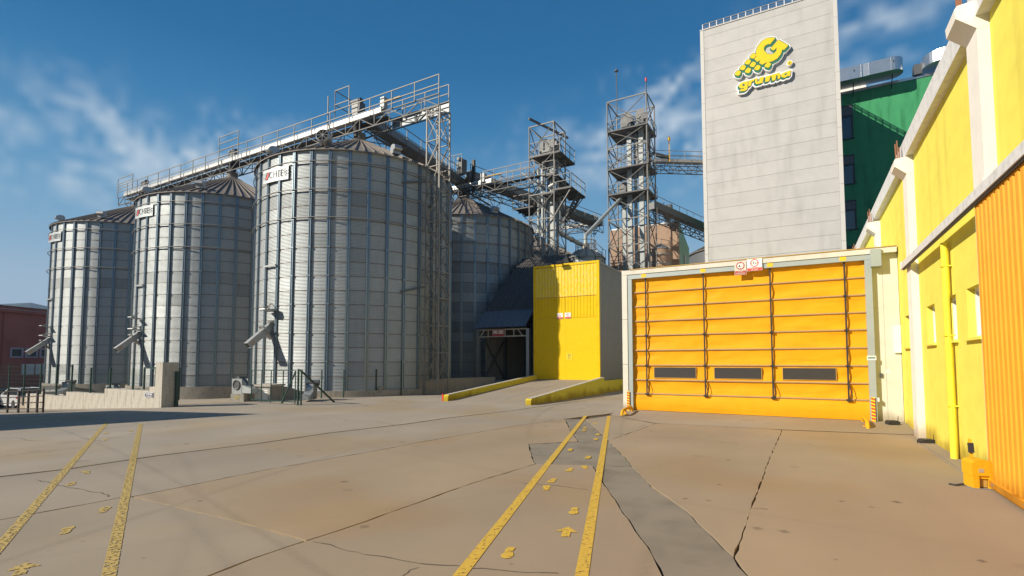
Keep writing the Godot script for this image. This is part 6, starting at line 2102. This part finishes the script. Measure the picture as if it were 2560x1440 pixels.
	bx("roof_sheet", Vector3(-14.2, 6.522, -12.1), Vector3(16.2, 6.56, 0.4), M["dark_roof"], p)
	pipe("down_pipe", Vector3(0.35, 1.0, 0.08), Vector3(0.35, 6.0, 0.08), 0.05, M["pink_render"], p)
	bx("damp_patch", Vector3(-3.0, -1, 0.0), Vector3(-0.15, 5.2, 0.006), M["plinth_concrete"], p)
	for k in 5:
		var x := 0.94 + k * 1.21 - (3.2 if k > 3 else 0.0)
		if k > 3:
			continue
		var q := Node3D.new()
		q.name = numbered("window", p)
		p.add_child(q, true)
		bx("surround", Vector3(x, 2.06, 0), Vector3(x + 1.06, 2.19, 0.07), M["pale_lilac"], q)
		bx("surround", Vector3(x, 2.82, 0), Vector3(x + 1.06, 2.95, 0.07), M["pale_lilac"], q)
		bx("surround", Vector3(x, 2.19, 0), Vector3(x + 0.15, 2.82, 0.07), M["pale_lilac"], q)
		bx("surround", Vector3(x + 0.91, 2.19, 0), Vector3(x + 1.06, 2.82, 0.07), M["pale_lilac"], q)
		bx("pane", Vector3(x + 0.15, 2.19, 0), Vector3(x + 0.91, 2.82, 0.012), M["dark_glass"], q)
	for q in [[1.95, 3.0], [3.1, 3.9]]:
		bx("pale_shutter", Vector3(q[0], 0.55, 0), Vector3(q[1], 1.5, 0.03), M["pale_cladding"], p)
	# the neighbour that throws the long shadow over the yard
	var n := thing("neighbour_building", "plain grey block at the edge of the yard whose shadow reaches across it", "building")
	var nb := MB.new()
	nb.prism(PackedVector2Array([Vector2(-23.3, 0.2), Vector2(-62.0, -12.0), Vector2(-70.0, -40.0), Vector2(-33.0, -31.0)]), 9.8, flat_xf(-2.0))
	put("block", nb.done(), M["grey_render"], n)


func white_car() -> void:
	var c := thing("white_car", "white hatchback car parked behind the dark barrier, only its rear showing", "car", Vector3(-46.0, -1.42, -13.7), PI)
	c.scale = Vector3.ONE * 0.9
	# nose towards +x of the car's own axes; its rear ends at -2.2
	var side := PackedVector2Array([Vector2(-2.18, 0.45), Vector2(-2.2, 0.62), Vector2(-2.12, 0.98), Vector2(-2.0, 1.04), Vector2(1.1, 1.0), Vector2(1.9, 0.9), Vector2(2.2, 0.72), Vector2(2.2, 0.4), Vector2(1.9, 0.28)])
	for k in 9:
		var t := PI * k / 8.0
		side.append(Vector2(1.38 + cos(t) * 0.38, 0.3 + sin(t) * 0.38))
	side.append(Vector2(0.95, 0.24))
	side.append(Vector2(-0.95, 0.24))
	for k in 9:
		var t := PI * k / 8.0
		side.append(Vector2(-1.32 + cos(t) * 0.38, 0.3 + sin(t) * 0.38))
	side.append(Vector2(-1.8, 0.3))
	var b := MB.new()
	b.prism(side, 1.72, Transform3D(Basis.IDENTITY, Vector3(0, 0, -0.86)))
	put("body", b.done(), M["car_white"], c)
	b = MB.new()
	var lo := [Vector2(-2.05, 1.035), Vector2(1.15, 1.0)]
	var hi := [Vector2(-1.45, 1.52), Vector2(0.35, 1.5)]
	for s in [-1.0, 1.0]:
		b.quad(Vector3(lo[0].x, lo[0].y, 0.82 * s), Vector3(lo[1].x, lo[1].y, 0.82 * s), Vector3(hi[1].x, hi[1].y, 0.62 * s), Vector3(hi[0].x, hi[0].y, 0.62 * s))
	for e in 2:
		b.quad(Vector3(lo[e].x, lo[e].y, -0.82), Vector3(lo[e].x, lo[e].y, 0.82), Vector3(hi[e].x, hi[e].y, 0.62), Vector3(hi[e].x, hi[e].y, -0.62))
	put("windows", b.done(), M["dark_glass"], c)
	b = MB.new()
	b.quad(Vector3(-1.45, 1.52, 0.62), Vector3(0.35, 1.5, 0.62), Vector3(0.35, 1.5, -0.62), Vector3(-1.45, 1.52, -0.62))
	for s in [-1.0, 1.0]:
		b.bar(Vector3(-2.05, 1.035, 0.80 * s), Vector3(-1.45, 1.53, 0.60 * s), 0.16, 0.06)
		b.bar(Vector3(1.15, 1.0, 0.80 * s), Vector3(0.35, 1.51, 0.60 * s), 0.08, 0.06)
		b.bar(Vector3(-1.5, 1.51, 0.61 * s), Vector3(0.4, 1.5, 0.61 * s), 0.07, 0.05)
	put("roof", b.done(), M["car_white"], c)
	for x in [-1.32, 1.38]:
		for s in [-1.0, 1.0]:
			var wl := Node3D.new()
			wl.name = numbered("wheel", c)
			c.add_child(wl, true)
			wl.position = Vector3(x, 0.32, 0.76 * s)
			pipe("tyre", Vector3(0, 0, -0.10), Vector3(0, 0, 0.10), 0.32, M["tyre_rubber"], wl)
			pipe("rim", Vector3(0, 0, 0.085 * s), Vector3(0, 0, 0.104 * s), 0.21, M["motor_grey"], wl)
			for k in 5:
				var t := TAU * k / 5
				bar("spoke", Vector3(0, 0, 0.11 * s), Vector3(cos(t) * 0.2, sin(t) * 0.2, 0.11 * s), 0.05, 0.02, M["rim_alloy"], wl)
	for s in [-1.0, 1.0]:
		bx("tail_light", Vector3(-2.17, 0.80, 0.52 * s - 0.35), Vector3(-1.78, 0.93, 0.52 * s + 0.35), M["tail_lens"], c)
	bx("bumper", Vector3(-2.26, 0.36, -0.82), Vector3(-2.1, 0.58, 0.82), M["motor_grey"], c)


# ---------------------------------------------------------------- equipment in front of the silos
func blower(label: String, at: Vector3, turn: float, k := 1.0) -> void:
	var t := thing("aeration_blower", label, "blower", at, turn, "aeration blowers beside the silos")
	var b := MB.new()
	var scroll := PackedVector2Array()
	for i in 18:
		var a := TAU * i / 18.0
		scroll.append(Vector2(cos(a), sin(a)) * (0.26 + 0.05 * i / 18.0) * k)
	b.prism(scroll, 0.26 * k, Transform3D(Basis.IDENTITY, Vector3(0, 0.33 * k, -0.13 * k)))
	put("fan_housing", b.done(), M["galvanised_dull"], t)
	b = MB.new()
	b.box(Vector3(-0.30, 0, -0.16) * k, Vector3(0.30, 0.62, -0.13) * k)
	b.box(Vector3(-0.30, 0, 0.13) * k, Vector3(0.30, 0.62, 0.16) * k)
	put("side_plate", b.done(), M["galvanised_3"], t)
	b = MB.new()
	b.lathe([Vector2(0.20, 0.161), Vector2(0.21, 0.20), Vector2(0.19, 0.20), Vector2(0.15, 0.166), Vector2(0.0, 0.165)], 20, 0, TAU, Transform3D(Basis(Vector3(1, 0, 0), Vector3(0, 0, 1), Vector3(0, -1, 0)), Vector3(0, 0.36 * k, 0)))
	put("inlet_ring", b.done(), M["motor_grey"], t)
	b = MB.new()
	b.prism(PackedVector2Array([Vector2(0.30, 0.02), Vector2(0.85, 0.02), Vector2(0.85, 0.22), Vector2(0.30, 0.36)]), 0.3 * k, Transform3D(Basis.IDENTITY, Vector3(0, 0, -0.15 * k)))
	put("outlet_duct", b.done(), M["galvanised_2"], t)
	b = MB.new()
	b.tube([Vector3(0, 0.62, -0.3) * k, Vector3(0, 0.62, 0.12) * k], 0.11 * k, 10)
	put("motor", b.done(), M["motor_grey"], t)


func silo_yard() -> void:
	var blk := [[Vector3(-20.78, 0, -13.2), 0.55, 0.34, "G7", "squat concrete block painted G7 beside the green swing gate"], [Vector3(-32.1, -0.52, -13.2), 0.2, 0.33, "", "squat concrete block behind the stepped wall, next to the silo between the others"], [Vector3(-40.9, -0.52, -13.4), 0.2, 0.36, "", "squat concrete block at the far end behind the wire fence"], [Vector3(-37.2, -0.52, -13.1), 0.1, 0.36, "", "squat concrete block behind the wire fence, carrying the round blower"]]
	for q in blk:
		var t := thing("concrete_block", q[4], "concrete block", q[0], q[1], "concrete blower blocks")
		bx("block", Vector3(-0.27, -0.1, -0.7), Vector3(0.27, q[2], 0.32), M["cast_concrete"], t)
		words("painted_code", "G7" if q[3] != "" else "G6", 0.13, 0.2, M["stencil_yellow"], t, Transform3D(Basis.IDENTITY, Vector3(0, 0.17, 0.3205)), true)
	blower("pale square blower with round inlet standing on the G7 block", Vector3(-20.85, 0.34, -13.2), 0.1)
	blower("dark backed blower behind the braced end of the green swing gate", Vector3(-18.6, 0.06, -15.0), -0.9, 1.15)
	blower("pale blower behind the stepped wall, next to the silo between the others", Vector3(-32.1, -0.18, -13.2), 0.2)
	blower("round blower behind the wire fence, before the far silo", Vector3(-37.2, -0.16, -13.1), -0.8, 1.1)
	var inl := [[Vector3(-22.6, 0, -21.3), 18.0, 8.05, 0.0, "concrete air inlet with white louvre doors behind the green swing gate"], [Vector3(-35.0, 0, -21.1), 19.0, 8.05, -0.5, "concrete air inlet behind the stepped wall near the upright pillar"], [Vector3(-47.5, 0, -20.95), 37.0, 8.9, -0.52, "concrete air inlet in front of the far silo, behind the fence"]]
	for q in inl:
		var t := thing("air_inlet", q[4], "air inlet", q[0] + Vector3(0, q[3], 0), deg_to_rad(q[1]), "concrete air inlets of the silos")
		var r: float = q[2]
		var b := MB.new()
		b.prism(PackedVector2Array([Vector2(5.5, -0.3), Vector2(r - 0.09, -0.3), Vector2(r - 0.09, 0.62), Vector2(r - 0.9, 0.62), Vector2(5.5, 0.25)]), 0.86, Transform3D(Basis(Vector3(0, 0, 1), Vector3.UP, Vector3(-1, 0, 0)), Vector3(0.43, 0, 0)))
		put("duct_body", b.done(), M["plinth_concrete"], t)
		bx("cap_slab", Vector3(-0.52, 0.623, r - 0.95), Vector3(0.52, 0.71, r + 0.04), M["cast_concrete"], t)
		for x in [-0.43, 0.35]:
			bx("cheek", Vector3(x, -0.1, r - 0.088), Vector3(x + 0.08, 0.62, r - 0.02), M["cast_concrete"], t)
		for s in 2:
			bx("louvre_door", Vector3(-0.345 + s * 0.348, 0.02, r - 0.086), Vector3(-0.003 + s * 0.348, 0.61, r - 0.065), M["white_plastic"], t)
			for k in 6:
				bx("louvre_blade", Vector3(-0.315 + s * 0.348, 0.07 + k * 0.088, r - 0.064), Vector3(-0.033 + s * 0.348, 0.125 + k * 0.088, r - 0.04), M["white_plastic"], t)
	var g := thing("swing_gate", "green tube swing gate with mesh, standing before the tall silo", "gate")
	for y in [0.13, 1.33]:
		bar("gate_rail", Vector3(-19.76, y, -13.0), Vector3(-17.0, y, -13.0), 0.036, 0.036, M["fence_green"], g)
	for x in [-19.76, -19.1, -18.5, -17.75, -17.02]:
		bar("gate_bar", Vector3(x, 0.05, -13.0), Vector3(x, 1.34, -13.0), 0.03, 0.03, M["fence_green"], g)
	bar("gate_stay", Vector3(-17.02, 1.3, -13.0), Vector3(-17.75, 0.05, -12.95), 0.045, 0.045, M["fence_green"], g)
	var gp := thing("gate_post", "green gate post with slanting stay at the end of the swing gate", "post")
	bar("post", Vector3(-16.92, -0.02, -13.05), Vector3(-16.92, 1.40, -13.05), 0.055, 0.055, M["fence_green"], gp)
	bar("post", Vector3(-16.80, -0.02, -13.1), Vector3(-16.80, 1.36, -13.1), 0.05, 0.05, M["fence_green"], gp)
	bar("stay", Vector3(-16.88, 1.35, -13.1), Vector3(-16.9, 0.0, -14.8), 0.06, 0.06, M["fence_green"], gp)
	var k := 0
	for q in [[-19.25, -16.1, 1.3, "first single green fence post past the braced gate post"], [-18.75, -16.95, 1.3, "second single green fence post past the braced gate post"], [-18.0, -18.3, 1.32, "taller green fence post beside the low end of the sloping wall"], [-18.25, -18.8, 1.12, "shorter green fence post beside the low end of the sloping wall"], [-17.3, -19.3, 1.75, "green fence post rising above the sloping concrete wall"]]:
		var t := thing("fence_post", q[3], "post", Vector3(q[0], 0, q[1]), 0, "single green fence posts")
		bar("post", Vector3(0, -0.02, 0), Vector3(0, q[2], 0), 0.045, 0.045, M["fence_green"], t)
		k += 1
	var w := thing("sloping_wall", "low concrete wall with sloping end between the tall silo and the ramp", "wall")
	var d := Vector3(1.24, 0, -3.83).normalized()
	var bs := Basis(d, Vector3.UP, d.cross(Vector3.UP))
	var b := MB.new()
	b.prism(PackedVector2Array([Vector2(0, -0.2), Vector2(7.5, -0.2), Vector2(7.5, 0.80), Vector2(1.05, 0.78), Vector2(0.05, 0.42), Vector2(0, 0.38)]), 0.25, Transform3D(bs, Vector3(-17.93, 0, -18.34) - bs.z * 0.25))
	put("wall", b.done(), M["plinth_concrete"], w)


func small_things() -> void:
	pass
